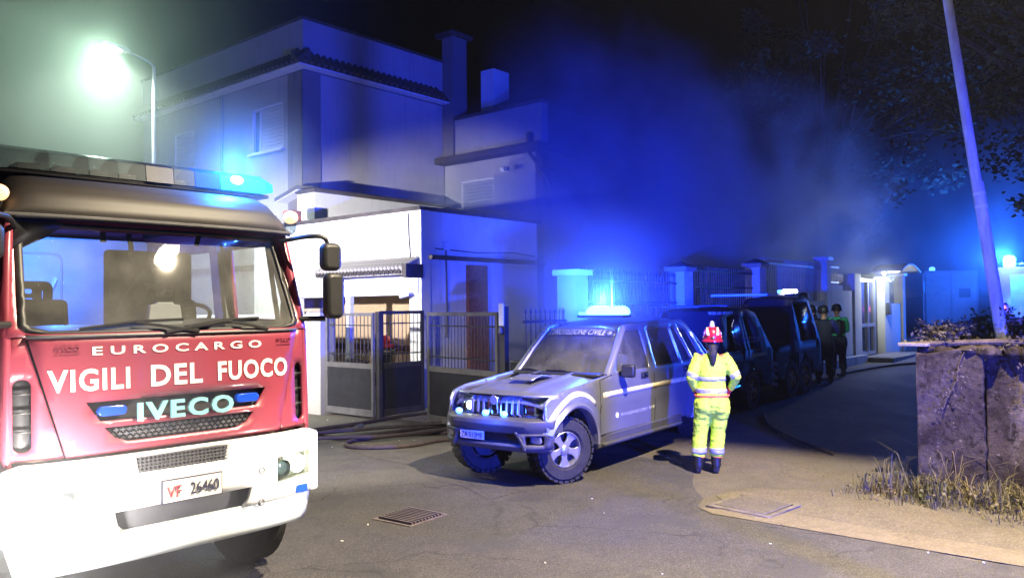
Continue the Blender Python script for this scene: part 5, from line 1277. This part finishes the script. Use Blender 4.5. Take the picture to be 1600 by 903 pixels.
# ------------------------------------------------------------------ people
def hand(b, wrist, d, nrm, s=1.0, curl=.5, thumb=1):
    """palm, four unequal fingers with two bends and a side thumb, pointing along d with the palm facing nrm"""
    d = Vector(d).normalized(); n = (Vector(nrm)-d*Vector(nrm).dot(d)).normalized(); sd = d.cross(n)
    w = Vector(wrist); pe = w+d*.085*s
    b.tube([w-d*.02, w+d*.03*s, pe],[(.022*s,.030*s),(.020*s,.040*s),(.014*s,.042*s)],8,updir=n)
    for i,(o,L_) in enumerate(((-.030,.062),(-.010,.072),(.010,.068),(.029,.054))):
        p0 = pe+sd*o*s-d*.01; a = curl*(.7+.15*i)
        d1 = (d*math.cos(a)+n*math.sin(a)); d2 = (d*math.cos(a*2.1)+n*math.sin(a*2.1))
        p1 = p0+d1*L_*.5*s; p2 = p1+d2*L_*.55*s
        b.tube([p0,p1,p2],[.0105*s,.0098*s,.0082*s],6)
    t0 = w+d*.025*s+sd*(-.034*thumb)*s; t1 = t0+(d*.6-sd*.7*thumb+n*.3).normalized()*.035*s; t2 = t1+(d*.9-sd*.1*thumb+n*.4).normalized()*.032*s
    b.tube([t0,t1,t2],[.013*s,.0115*s,.009*s],6)
def figure(name, label, loc, rz, J, mats, voxel=.016, helmet='helmet_red', bands=True, coat=0, ponytail=False, group=None, hs=1.0, glove=None, tank=False):
    t = thing(name, label, 'person', loc, rz, group)
    V = Vector
    J = {k: V(v) for k,v in J.items()}
    P, Ch, N_, H_ = J['pelvis'], J['chest'], J['neck'], J['head']
    b = MB()
    b.tube([P-V((0,0,.10)),P,(P+Ch)/2,Ch,N_-V((0,0,.06)),N_+V((0,0,.02))],[(.10,.15),(.11,.165),(.10,.135),(.11,.165),(.08,.10),(.052,.055)],14,updir=(0,1,0))
    b.tube([N_-V((0,0,.03)),H_-V((0,0,.05))],.052,10)
    b.ball(H_,(.078,.098,.118),14,10); b.ball(H_+V((0,.035,-.055)),(.058,.06,.055),10,8)
    b.ball(H_+V((0,.105,-.012)),(.014,.018,.024),8,6); b.ball(H_+V((0,.092,-.055)),(.026,.012,.010),8,6)
    for s in ('l','r'):
        k = -1 if s=='l' else 1
        b.ball(H_+V((k*.080,0,-.01)),(.012,.022,.032),8,6)
        sh,el,wr = J['sh'+s],J['el'+s],J['wr'+s]; hp,kn,an = J['hip'+s],J['kn'+s],J['an'+s]
        b.tube([Ch+V((k*.06,0,.04)),sh,(sh+el)/2,el,(el+wr)/2,wr],[.06,.056,.047,.038,.040,.027],10)
        b.tube([hp+V((0,0,.06)),hp,(hp+kn)/2,kn,(kn+an)/2,an],[.085,.088,.072,.052,.052,.036],10)
        b.tube([an+V((0,-.05,-.04)),an+V((0,.06,-.05)),an+V((0,.16,-.07))],[.034,.036,.026],8)
        hand(b, wr, J.get('hd'+s, (wr-el)), J.get('hn'+s, (0,1,0)), hs, .6, k)
    body = fused('body', b, M['skin'], t, .011 if voxel<.02 else .016, 2)
    # trousers
    b = MB()
    b.tube([P-V((0,0,.12)),P-V((0,.012,.03)),P+V((0,-.01,.05)),P+V((0,0,.12))],[(.13,.20),(.155,.232),(.145,.215),(.125,.175)],16,updir=(0,1,0))
    for k,s in ((-1,'l'),(1,'r')):
        hp,kn,an = J['hip'+s],J['kn'+s],J['an'+s]
        b.ball(P+V((k*.10,-.055,-.05)),(.115,.12,.13),12,8)
        b.tube([hp+V((0,-.01,.07)),hp-V((0,.01,.04)),(hp*.6+kn*.4),kn,(kn*.45+an*.55),an+V((0,0,.10))],[.132,.134,.116,.092,.096,.084],14)
        b.tube([(kn*.45+an*.55)+V((0,0,.02)),an+V((0,0,.10))],[.086,.082],14)
    tr = fused('trousers', b, M[mats['trousers']], t, voxel*.85, 3, .0085)
    if bands:
        z0 = J['anl'].z+.14
        shell_of(tr,'trouser_band',lambda c: z0 < c.z < z0+.065,M['reflect'],t)
        shell_of(tr,'trouser_hem',lambda c: c.z < z0-.035,M['orange_trim'],t,.003)
    # jacket
    b = MB()
    low = P+V((0,0,.05-coat))
    b.tube([low,low+V((0,0,.08)),(P+Ch)/2+V((0,0,.02)),Ch,Ch+V((0,0,.10)),N_-V((0,0,.035)),N_+V((0,0,.0))],[(.13,.19),(.135,.20),(.128,.178),(.135,.195),(.12,.18),(.085,.105),(.062,.066)],16,updir=(0,1,0))
    for k,s in ((-1,'l'),(1,'r')):
        sh,el,wr = J['sh'+s],J['el'+s],J['wr'+s]
        b.tube([Ch+V((k*.07,0,.06)),sh+V((0,0,.0)),(sh+el)/2,el,(el+wr)/2,wr],[.092,.090,.082,.068,.055,.042],12)
    jk = fused('jacket', b, M[mats['jacket']], t, voxel*.85, 3, .008)
    if bands:
        for z in (P.z+.245,P.z+.10): shell_of(jk,'reflective_band',lambda c,z=z: z<c.z<z+.05 and abs(c.x-P.x)<.21 and all((c-J[q]).length>.10 for q in ('ell','elr')),M['reflect'],t)
        for s in ('l','r'):
            sh,el = J['sh'+s],J['el'+s]; ax=(el-sh); L_=ax.length; ax.normalize()
            shell_of(jk,'sleeve_band',lambda c: .74<(c-sh).dot(ax)/L_<.96 and ((c-sh)-ax*(c-sh).dot(ax)).length<.10,M['reflect'],t)
        shell_of(jk,'waist_trim',lambda c: P.z+.035<c.z<P.z+.062 and abs(c.x-P.x)<.22,M['orange_trim'],t,.006)
        for k in (-1,1): shell_of(jk,'shoulder_trim',lambda c: c.z>J['shl'].z+.035 and .09<k*(c.x-P.x)<.16,M['orange_trim'],t,.003)
    if glove:
        for s,k in (('l',-1),('r',1)):
            g_ = MB(); hand(g_, J['wr'+s], J.get('hd'+s), J.get('hn'+s), 1.18, .6, k); el=J['el'+s]; d=(el-J['wr'+s]).normalized(); g_.tube([J['wr'+s]-d*.01,J['wr'+s]+d*.07],[.036,.044],10)
            fused('glove', g_, M[glove], t, .010, 1)
    for s in ('l','r'):
        an = J['an'+s]; g_ = MB()
        g_.tube([an+V((0,-.01,.17)),an+V((0,-.012,.06)),an+V((0,-.02,-.02))],[.070,.066,.062],12)
        g_.tube([an+V((0,-.07,-.045)),an+V((0,.02,-.035)),an+V((0,.11,-.05)),an+V((0,.185,-.062))],[(.045,.042),(.052,.046),(.042,.050),(.026,.038)],12,updir=(0,0,1))
        bt = fused('boot', g_, M['boot'], t, .012, 2)
    # helmet
    b = MB(); Hc = H_+V((0,-.005,.035))
    b.lathe([(.118,-.02),(.122,.0),(.122,.03),(.112,.075),(.082,.112),(.040,.130),(.0,.134)],n=22,mt=Matrix.Diagonal((1,1.14,1.05,1)))
    b.v=[tuple(V(v)+Hc) for v in b.v]
    he = obj('helmet', b, M[helmet], t, solid=.012, smooth=60)
    obj('helmet_brim', MB().lathe([(.118,-.035),(.136,-.042),(.136,-.030),(.118,-.012)],c=Hc,n=22,mt=Matrix.Diagonal((1,1.16,1,1))), M[helmet], he)
    if helmet=='helmet_red':
        for k in (-1,0,1):
            q = MB(); q.grid(2,8,lambda u,v: (lambda a: Hc+V((k*.062+(-.018+.036*u), -1.16*.126*math.cos(a)*math.sqrt(max(0,1-(k*.062/.13)**2)), .02+.128*math.sin(a)*math.sqrt(max(0,1-(k*.062/.13)**2)))))(R(8+70*v))); 
            if k: obj('helmet_stripe', q, M['helmet_yellow'], he, solid=.002)
        obj('helmet_lamp', MB().tube([Hc+V((0,-.02,.13)),Hc+V((0,-.015,.185)),Hc+V((0,-.01,.205))],[(.035,.022),(.028,.02),(.012,.01)],10), M['letter_grey'], he, bevel=.004)
        for k in (-1,1): obj('helmet_badge', MB().ball(Hc+V((k*.119,-.03,.012)),(.008,.03,.022),10,6), M['chrome'], he)
        obj('helmet_badge', MB().ball(Hc+V((0,-.142,.005)),(.03,.008,.016),10,6), M['chrome'], he)
    if ponytail:
        q = MB(); q.tube([H_+V((0,-.08,-.03)),H_+V((0,-.135,-.07)),H_+V((.0,-.165,-.16)),H_+V((-.005,-.16,-.26)),H_+V((-.01,-.155,-.30))],[(.03,.045),(.045,.055),(.04,.052),(.028,.036),(.008,.010)],10,updir=(0,1,0)); q.ball(H_+V((0,-.04,-.03)),(.09,.085,.10),12,8)
        fused('hair', q, M['hair'], t, .012, 2)
    if tank:
        q = MB(); q.tube([Ch+V((0,-.19,-.26)),Ch+V((0,-.20,-.22)),Ch+V((0,-.20,.08)),Ch+V((0,-.19,.13))],[.045,.08,.08,.04],12); obj('air_tank', q, M['plastic_black'], t)
        obj('tank_harness', MB().box(P.x-.15,P.x+.15,Ch.y-.15,Ch.y-.10,Ch.z-.22,Ch.z+.10), M['plastic_black'], t, bevel=.02)
    return t
Jy = dict(pelvis=(0,0,.86),chest=(.0,.0,1.24),neck=(.01,.01,1.435),head=(.02,.03,1.575),
  shl=(-.175,0,1.355),ell=(-.265,-.03,1.13),wrl=(-.215,.07,.985),hdl=(.55,.45,-.30),hnl=(.6,-.3,0),
  shr=(.195,0,1.355),elr=(.315,-.02,1.14),wrr=(.245,.07,1.0),hdr=(-.45,.5,-.35),hnr=(-.6,-.3,0),
  hipl=(-.105,0,.78),knl=(-.155,.01,.48),anl=(-.185,0,.095),hipr=(.10,0,.78),knr=(.075,.01,.48),anr=(.045,.03,.095))
pp = figure('person','person in fluorescent yellow with red helmet, hands on hips, beside the silver off-roader',(8.93,4.41,0),R(-64+4),Jy,dict(jacket='hivis',trousers='hivis'),.016,ponytail=True,glove='glove')
pp.scale = (.91,.94,1.0)
obj('belt', MB().tube([(.215*math.cos(t),.145*math.sin(t)-.005,.925) for t in [i*math.pi/12 for i in range(25)]],(.014),6), M['orange_trim'], pp)
obj('light_stick', MB().tube([(.30,.02,1.02),(.37,.0,1.045)],.010,8), M['cyan_lens'], pp)
Jf = dict(pelvis=(0,0,.92),chest=(0,0,1.30),neck=(0,.01,1.50),head=(0,.03,1.645),shl=(-.19,0,1.42),ell=(-.25,.10,1.15),wrl=(-.12,.30,1.12),hdl=(.3,1,0),hnl=(1,0,0),shr=(.19,0,1.42),elr=(.25,.10,1.15),wrr=(.12,.30,1.12),hdr=(-.3,1,0),hnr=(-1,0,0),
  hipl=(-.10,0,.86),knl=(-.11,.03,.50),anl=(-.12,0,.095),hipr=(.10,0,.86),knr=(.11,.03,.50),anr=(.13,.03,.095))
figure('person','firefighter in dark top and long green apron, leftmost of the group by the fence',(19.5,7.0,gz(19.5)),R(-80),Jf,dict(jacket='navy',trousers='navy'),.024,helmet='boot',bands=False,group='firefighters by the fence')
pa = [o for o in COL.objects if o.type=='EMPTY' and o.get('label','').startswith('firefighter in dark top')][0]
b = MB(); b.grid(10,8,lambda u,v: (lambda a: Vector((.24*math.sin(a),-.06-.17*math.cos(a),.42+.72*v+.01*math.sin(u*20))))(R(-75+150*u))); obj('green_apron', b, M['hivis_green'], pa, solid=.01)
Jf2 = dict(Jf); Jf2['wrl']=(-.2,.25,.95); Jf2['ell']=(-.24,.02,1.16)
figure('person','dark clothed firefighter standing on the white plinth, head highest of the group',(20.35,7.5,gz(20.3)+.30),R(-95),Jf2,dict(jacket='navy',trousers='navy'),.024,helmet='boot',bands=False,group='firefighters by the fence',tank=True)
figure('person','firefighter in green jacket and dark trousers in front of the lit white wall',(20.6,6.75,gz(20.6)),R(-60),Jf,dict(jacket='hivis_green',trousers='navy'),.024,helmet='boot',bands=False,group='firefighters by the fence',tank=True)
Jf3 = dict(Jf); Jf3['elr']=(.30,.12,1.22); Jf3['wrr']=(.22,.36,1.34)
figure('person','bending dark firefighter half hidden between the dark van and the green apron',(18.9,6.5,gz(18.9)),R(-70),Jf3,dict(jacket='navy',trousers='navy'),.024,helmet='boot',bands=False,group='firefighters by the fence')
b = MB(); b.ball((19.75,6.72,1.42+gz(19)),(.03,.03,.03),10,6); tag(obj('torch', b, M['hot_white']), 'tiny lit torch between the two firefighters', 'torch')
dl = thing('wall_lamp','small white lamp under the curved canopy beside the door','lamp',(26.9,7.35,2.95))
obj('bracket', MB().cyl((0,.3,.05),(0,.02,0),.02,n=6), M['alu'], dl); obj('globe', MB().ball((0,0,0),(.05,.05,.05),12,8), M['hot_white'], dl)
lamp('wall_lamp_light','POINT',(26.9,7.15,2.80),170,(.93,1.0,.95),.08)

# ------------------------------------------------------------------ trees and plants
def tree(name, label, loc, h, cc, cr, nleaf, mt, leaf=.14, nclump=46, seed=1, group='trees in the dark beyond the street'):
    r_ = random.Random(seed); t = thing(name, label, 'tree', loc, 0, group)
    b = MB(); top = Vector((cc[0]*.4,cc[1]*.4,h*.62))
    b.tube(curve_pts([(0,0,-.2),(.1,.05,h*.2),(.0,.15,h*.42),top],5),[.26-.19*i/15 for i in range(16)],10)
    lb_ = MB(); clumps = []
    for i in range(nclump):
        while True:
            p = Vector((r_.uniform(-1,1),r_.uniform(-1,1),r_.uniform(-1,1)))
            if .25 < p.length < 1: break
        p = Vector((p.x*cr[0],p.y*cr[1],p.z*cr[2]))+Vector(cc); clumps.append((p, r_.uniform(.35,.9)))
        s0 = Vector((0,.1,h*r_.uniform(.30,.6)))
        b.tube(curve_pts([s0,(s0+p)/2+Vector((0,0,.25)),p],4),[.07-.06*j/8 for j in range(9)],5)
    obj('trunk', b, M['bark'], t)
    for k in range(nleaf):
        c,cs = clumps[r_.randrange(nclump)]
        o = Vector((r_.gauss(0,.42),r_.gauss(0,.42),r_.gauss(0,.28)))*cs*1.15
        p = c+o; a = Vector((r_.uniform(-1,1),r_.uniform(-1,1),r_.uniform(-.6,.6))).normalized(); n_ = a.cross(Vector((r_.uniform(-1,1),r_.uniform(-1,1),r_.uniform(-1,1)))).normalized()
        s_ = leaf*r_.uniform(.6,1.3)
        lb_.add([p,p+a*s_*.5+n_*s_*.28,p+a*s_,p+a*s_*.5-n_*s_*.28],[(0,1,2),(0,2,3)])
    me = bpy.data.meshes.new('crown'); me.from_pydata(lb_.v,[],lb_.f); me.materials.append(M[mt]); o = bpy.data.objects.new('crown', me); COL.objects.link(o); o.parent = t
    return t
tree('broadleaf_tree','tall dark tree with sparse leaves leaning in over the retaining wall at the right',(16.6,.9,1.3),9,(-.6,.8,6.2),(3.1,3.0,3.2),14000,'leaf',.12,60,3)
tree('broadleaf_tree','large dark tree rising in the smoke behind the lit doorway',(34,11.5,.3),14,(-.6,-.8,9.6),(5.4,4.6,5.6),15000,'leaf',.28,64,5)
tree('broadleaf_tree','blue lit tree behind the leaning pole at the right edge',(30.5,.6,1.3),9,(0,.5,4.6),(4.0,3.4,3.3),8000,'leaf',.20,40,8)
tree('broadleaf_tree','high dark tree behind the street at the upper right corner',(24,2.2,1.3),15,(.0,-.5,11.0),(4.2,3.6,4.0),9000,'leaf',.2,50,12)
def shrub(loc, r, n, mt, label, seed, leaf=.05, name='shrub'):
    r_ = random.Random(seed); t = thing(name, label, 'shrub', loc, 0, 'shrubs on top of the retaining wall')
    b = MB(); L_ = MB()
    for i in range(26):
        e = Vector((r_.gauss(0,.5)*r[0],r_.gauss(0,.5)*r[1],abs(r_.gauss(.35,.4))*r[2])); mid=e*.5+Vector((r_.gauss(0,.05),r_.gauss(0,.05),.08))
        b.tube(curve_pts([(e.x*.15,e.y*.4,-.05),mid,e],3),[.010-.0012*j for j in range(7)],4)
        for k in range(n//26):
            p = mid+(e-mid)*r_.random()+Vector((r_.gauss(0,.05),r_.gauss(0,.05),r_.gauss(0,.04))); a=Vector((r_.gauss(0,1),r_.gauss(0,1),r_.gauss(0,.7))).normalized(); q=a.cross(Vector((r_.gauss(0,1),r_.gauss(0,1),1))).normalized(); s_=leaf*r_.uniform(.6,1.5)
            L_.add([p,p+a*s_*.5+q*s_*.3,p+a*s_,p+a*s_*.5-q*s_*.3],[(0,1,2),(0,2,3)])
    obj('stems', b, M['bark'], t)
    me = bpy.data.meshes.new('foliage'); me.from_pydata(L_.v,[],L_.f); me.materials.append(M[mt]); o = bpy.data.objects.new('foliage', me); COL.objects.link(o); o.parent = t
shrub((9.85,1.95,1.47),(.3,.35,.30),900,'leaf_dry','dry brown shrub at the corner of the retaining wall top',1)
shrub((9.9,1.35,1.47),(.3,.4,.34),1300,'leaf_dry','tangled dead shrub at the foot of the leaning pole',2)
shrub((9.85,.8,1.47),(.3,.35,.26),1000,'leaf','green and brown shrub right of the leaning pole',3)
shrub((9.62,2.05,1.50),(.22,.25,.22),900,'leaf_dry','dead weeds spilling over the slab at the corner of the retaining wall',14,.045)
shrub((9.6,1.0,1.50),(.22,.5,.26),1400,'leaf_dry','matted dead weeds along the front edge of the wall top, right of the pole foot',15,.045)
shrub((9.7,.3,1.5),(.3,.5,.34),1500,'leaf','dark leafy shrub on the wall top at the right edge of view',16,.05)
shrub((11.0,1.7,1.42),(.5,.5,.42),1500,'leaf','low green shrub behind the corner of the retaining wall',4,.06)
b = MB(); b.tube([(9.40,2.34,1.56),(9.46,1.5,1.60),(9.55,.9,1.585)],[.03,.035,.03],8); tag(obj('fallen_branch', b, M['bark']), 'bare fallen branch lying along the top of the retaining wall','branch')
b = MB(); b.box(9.30,9.50,2.12,2.42,1.545,1.58); tag(obj('roof_slate', b, M['slab'], bevel=.005),'flat stone slab jutting past the corner of the retaining wall','slab')
# creeper on the wall
b = MB()
for i in range(8):
    y=rnd.uniform(-.9,1.9); z=1.5; pts=[(9.27,y,z)]
    for k in range(5): y+=rnd.uniform(-.07,.07); z-=rnd.uniform(.06,.16); pts.append((9.265,y,z))
    b.tube(pts,.005,4,caps=False)
    for p in pts[1:]:
        for q in range(5):
            c=Vector(p)+Vector((-.02,rnd.gauss(0,.04),rnd.gauss(0,.04))); s_=rnd.uniform(.012,.03); b.add([c,c+Vector((-.01,s_,s_*.3)),c+Vector((-.005,s_*.4,-s_))],[(0,1,2)])
stuff(obj('creeper', b, M['bark'], smooth=0),'dry creeper hanging down the face of the retaining wall','creeper')
# weeds at the wall foot
b = MB(); rg2 = random.Random(4)
for i in range(1500):
    y = rg2.uniform(-2.2,2.9)
    if noise.noise((y*1.6,i*.0,3)) + rg2.uniform(-.4,.5) < -.1: continue
    x = 9.28-abs(rg2.gauss(0,.36))*(1 if y<1.6 else .8)
    if x < 8.0: continue
    n_ = rg2.randint(4,9); hh = rg2.uniform(.03,.15)*(1.9 if x>8.95 else .9)
    if rg2.random() < .05: hh = rg2.uniform(.35,.6)
    for k in range(n_):
        a = rg2.uniform(0,6.28); l = hh*rg2.uniform(.4,1.3); lean = rg2.uniform(.25,1.1); w = rg2.uniform(.002,.0055); bx,by = x+rg2.gauss(0,.04), y+rg2.gauss(0,.04); dx,dy = math.cos(a)*l*lean, math.sin(a)*l*lean; px_,py_ = -math.sin(a)*w, math.cos(a)*w
        b.add([(bx-px_,by-py_,0),(bx+px_,by+py_,0),(bx+dx*.35+px_*.8,by+dy*.35+py_*.8,l*.7),(bx+dx*.35-px_*.8,by+dy*.35-py_*.8,l*.7),(bx+dx,by+dy,l*rg2.uniform(.6,1.05))],[(0,1,2,3),(3,2,4)])
    if rg2.random() < .18:
        for k in range(6):
            c_ = Vector((x+rg2.gauss(0,.06),y+rg2.gauss(0,.06),rg2.uniform(.03,.16))); a1 = Vector((rg2.gauss(0,1),rg2.gauss(0,1),rg2.gauss(0,.5))).normalized(); a2 = a1.cross(Vector((rg2.gauss(0,1),rg2.gauss(0,1),1))).normalized(); s_ = rg2.uniform(.03,.06)
            b.add([c_,c_+a1*s_*.5+a2*s_*.3,c_+a1*s_,c_+a1*s_*.5-a2*s_*.3],[(0,1,2),(0,2,3)])
me = bpy.data.meshes.new('dry_grass'); me.from_pydata(b.v,[],b.f); me.materials.append(M['grass_dry']); o = bpy.data.objects.new('dry_grass', me); COL.objects.link(o)
stuff(o,'dry yellow grass and weeds along the foot of the retaining wall','grass')
b = MB()
for i in range(260):
    x,y = rg2.uniform(28.5,31.5), rg2.uniform(6.3,7.4); z0=gz(x)
    for k in range(5):
        a = rg2.uniform(0,6.28); l=rg2.uniform(.15,.55); dx,dy=math.cos(a)*l*.4,math.sin(a)*l*.4
        b.add([(x-.01,y,z0),(x+.01,y,z0),(x+dx,y+dy,z0+l)],[(0,1,2)])
stuff(obj('verge_grass', b, M['leaf'], smooth=0),'tuft of tall green grass by the step of the lit doorway','grass')

# ------------------------------------------------------------------ smoke, haze and added lamp halos
def volume(name, mb, dens, col, noise_=None, aniso=0.0, label=None):
    m_ = bpy.data.materials.new(name); m_.use_nodes = True; nt = m_.node_tree; N = nt.nodes; L = nt.links
    N.remove(N['Principled BSDF']); out = N['Material Output']
    v = N.new('ShaderNodeVolumePrincipled'); v.inputs['Color'].default_value = (*col,1); v.inputs['Density'].default_value = dens; v.inputs['Anisotropy'].default_value = aniso
    L.new(v.outputs[0], out.inputs['Volume'])
    if noise_:
        sc_n, lo, hi, zf = noise_
        tc = N.new('ShaderNodeTexCoord'); mp = N.new('ShaderNodeMapping'); mp.inputs['Scale'].default_value = (1,1,.8); L.new(tc.outputs['Object'], mp.inputs[0])
        n = N.new('ShaderNodeTexNoise'); n.inputs['Scale'].default_value = sc_n; n.inputs['Detail'].default_value = 5; n.inputs['Distortion'].default_value = 1.0; L.new(mp.outputs[0], n.inputs['Vector'])
        r = N.new('ShaderNodeMapRange'); r.inputs[1].default_value = lo; r.inputs[2].default_value = hi; r.inputs[3].default_value = 0; r.inputs[4].default_value = dens; L.new(n.outputs['Fac'], r.inputs[0])
        g_ = N.new('ShaderNodeTexGradient'); g_.gradient_type = 'SPHERICAL'; mp2 = N.new('ShaderNodeMapping'); mp2.inputs['Scale'].default_value = zf; L.new(tc.outputs['Object'], mp2.inputs[0]); L.new(mp2.outputs[0], g_.inputs[0])
        pw = N.new('ShaderNodeMath'); pw.operation = 'MULTIPLY_ADD'; L.new(n.outputs['Fac'], pw.inputs[0]); pw.inputs[1].default_value = .7; pw.inputs[2].default_value = -.42
        ad = N.new('ShaderNodeMath'); ad.operation = 'ADD'; L.new(g_.outputs[1], ad.inputs[0]); L.new(pw.outputs[0], ad.inputs[1])
        r3 = N.new('ShaderNodeMapRange'); r3.inputs[1].default_value = 0; r3.inputs[2].default_value = .55; L.new(ad.outputs[0], r3.inputs[0])
        r4 = N.new('ShaderNodeMapRange'); r4.inputs[1].default_value = 0; r4.inputs[2].default_value = .25; L.new(g_.outputs[1], r4.inputs[0])
        r2 = N.new('ShaderNodeMath'); r2.operation = 'MULTIPLY'; L.new(r3.outputs[0], r2.inputs[0]); L.new(r4.outputs[0], r2.inputs[1])
        ml = N.new('ShaderNodeMath'); ml.operation = 'MULTIPLY'; L.new(r.outputs[0], ml.inputs[0]); L.new(r2.outputs[0], ml.inputs[1]); L.new(ml.outputs[0], v.inputs['Density'])
    me = mesh_of(name, mb, 0); me.materials.append(m_); o = bpy.data.objects.new(name, me); COL.objects.link(o); o['kind'] = 'stuff'; o['label'] = label; return o
hz = volume('haze', MB().box(-60,125,-75,105,-1,18.5), .00045, (.95,.97,1), aniso=.5, label='thin smoky night haze filling the street')
sm = volume('smoke', MB().ball((0,0,0),(7.0,4.2,7.0),24,16), .95, (.62,.75,.98), aniso=.2, noise_=(.34,.30,.80,(1/7.0,1/4.2,1/7.0)), label='thick blue lit smoke right behind the beacon of the off-roader')
sm.location = (17.6, 11.2, 3.2)
sm3 = volume('smoke', MB().ball((0,0,0),(9.0,4.6,5.5),24,16), .70, (.80,.88,.95), aniso=.2, noise_=(.55,.42,.72,(1/9.0,1/4.6,1/5.5)), label='pale wisps of smoke over the fence by the lit doorway')
sm3.location = (23.8, 10.4, 4.2)
sm2 = volume('smoke', MB().ball((0,0,0),(9,8,5.5),24,16), .060, (.75,.85,.98), aniso=.3, noise_=(.35,.25,.75,(1/9.0,1/8.0,1/5.5)), label='blue lit smoke round the far fire engine at the end of the street')
sm2.location = (35, 8.0, 5.2)
for nm_, lc_, r_m, dn_, lb_m in (('smoke',(9.2,6.15,2.25),1.5,.16,'ball of mist added as glare round the roof beacon of the off-roader'),('smoke',(3.35,5.5,3.05),.8,.09,'small mist ball added as glare round the lit end of the fire engine light bar'),('smoke',(1.75,4.5,.95),1.25,.16,'mist ball added as lens flare before the fire engine headlight at the left edge')):  # volumes added to imitate lens glare round three lamps
    o = volume(nm_, MB().ball((0,0,0),r_m,20,12), dn_, (.9,.95,1), aniso=.2, noise_=(.6,.0,.5,(1/r_m,1/r_m,1/r_m)), label=lb_m); o.location = lc_
mi = volume('lamp_halo', MB().ball((0,0,0),(8.5,8.5,7.5),24,16), .032, (.9,1,.93), aniso=.2, noise_=(.2,.0,.5,(1/8.5,1/8.5,1/7.5)), label='pale halo added as camera bloom round the lit street lamp')  # added volume imitates camera bloom round the lamp head
mi.location = (7.9, 19.0, 8.6)
pc = boxy('added_patrol_car', 'unseen dark patrol car with blue beacon, added behind the viewer as a blue light source', (3.2,-6.6,0), 4.2, .85, 1.62, M['dark_paint'], .4, rz=R(-90)); pc['category'] = 'car'  # unseen car, added to carry the blue fill
obj('grille_strobe', MB().box(-2.14,-2.10,-.12,.12,.92,1.0), M['led_blue'], pc, bevel=.01)
obj('roof_beacon', MB().lathe([(.12,1.63),(.12,1.80),(.07,1.86),(.0,1.87)],c=(.2,0,0),n=14), M['led_blue'], pc)
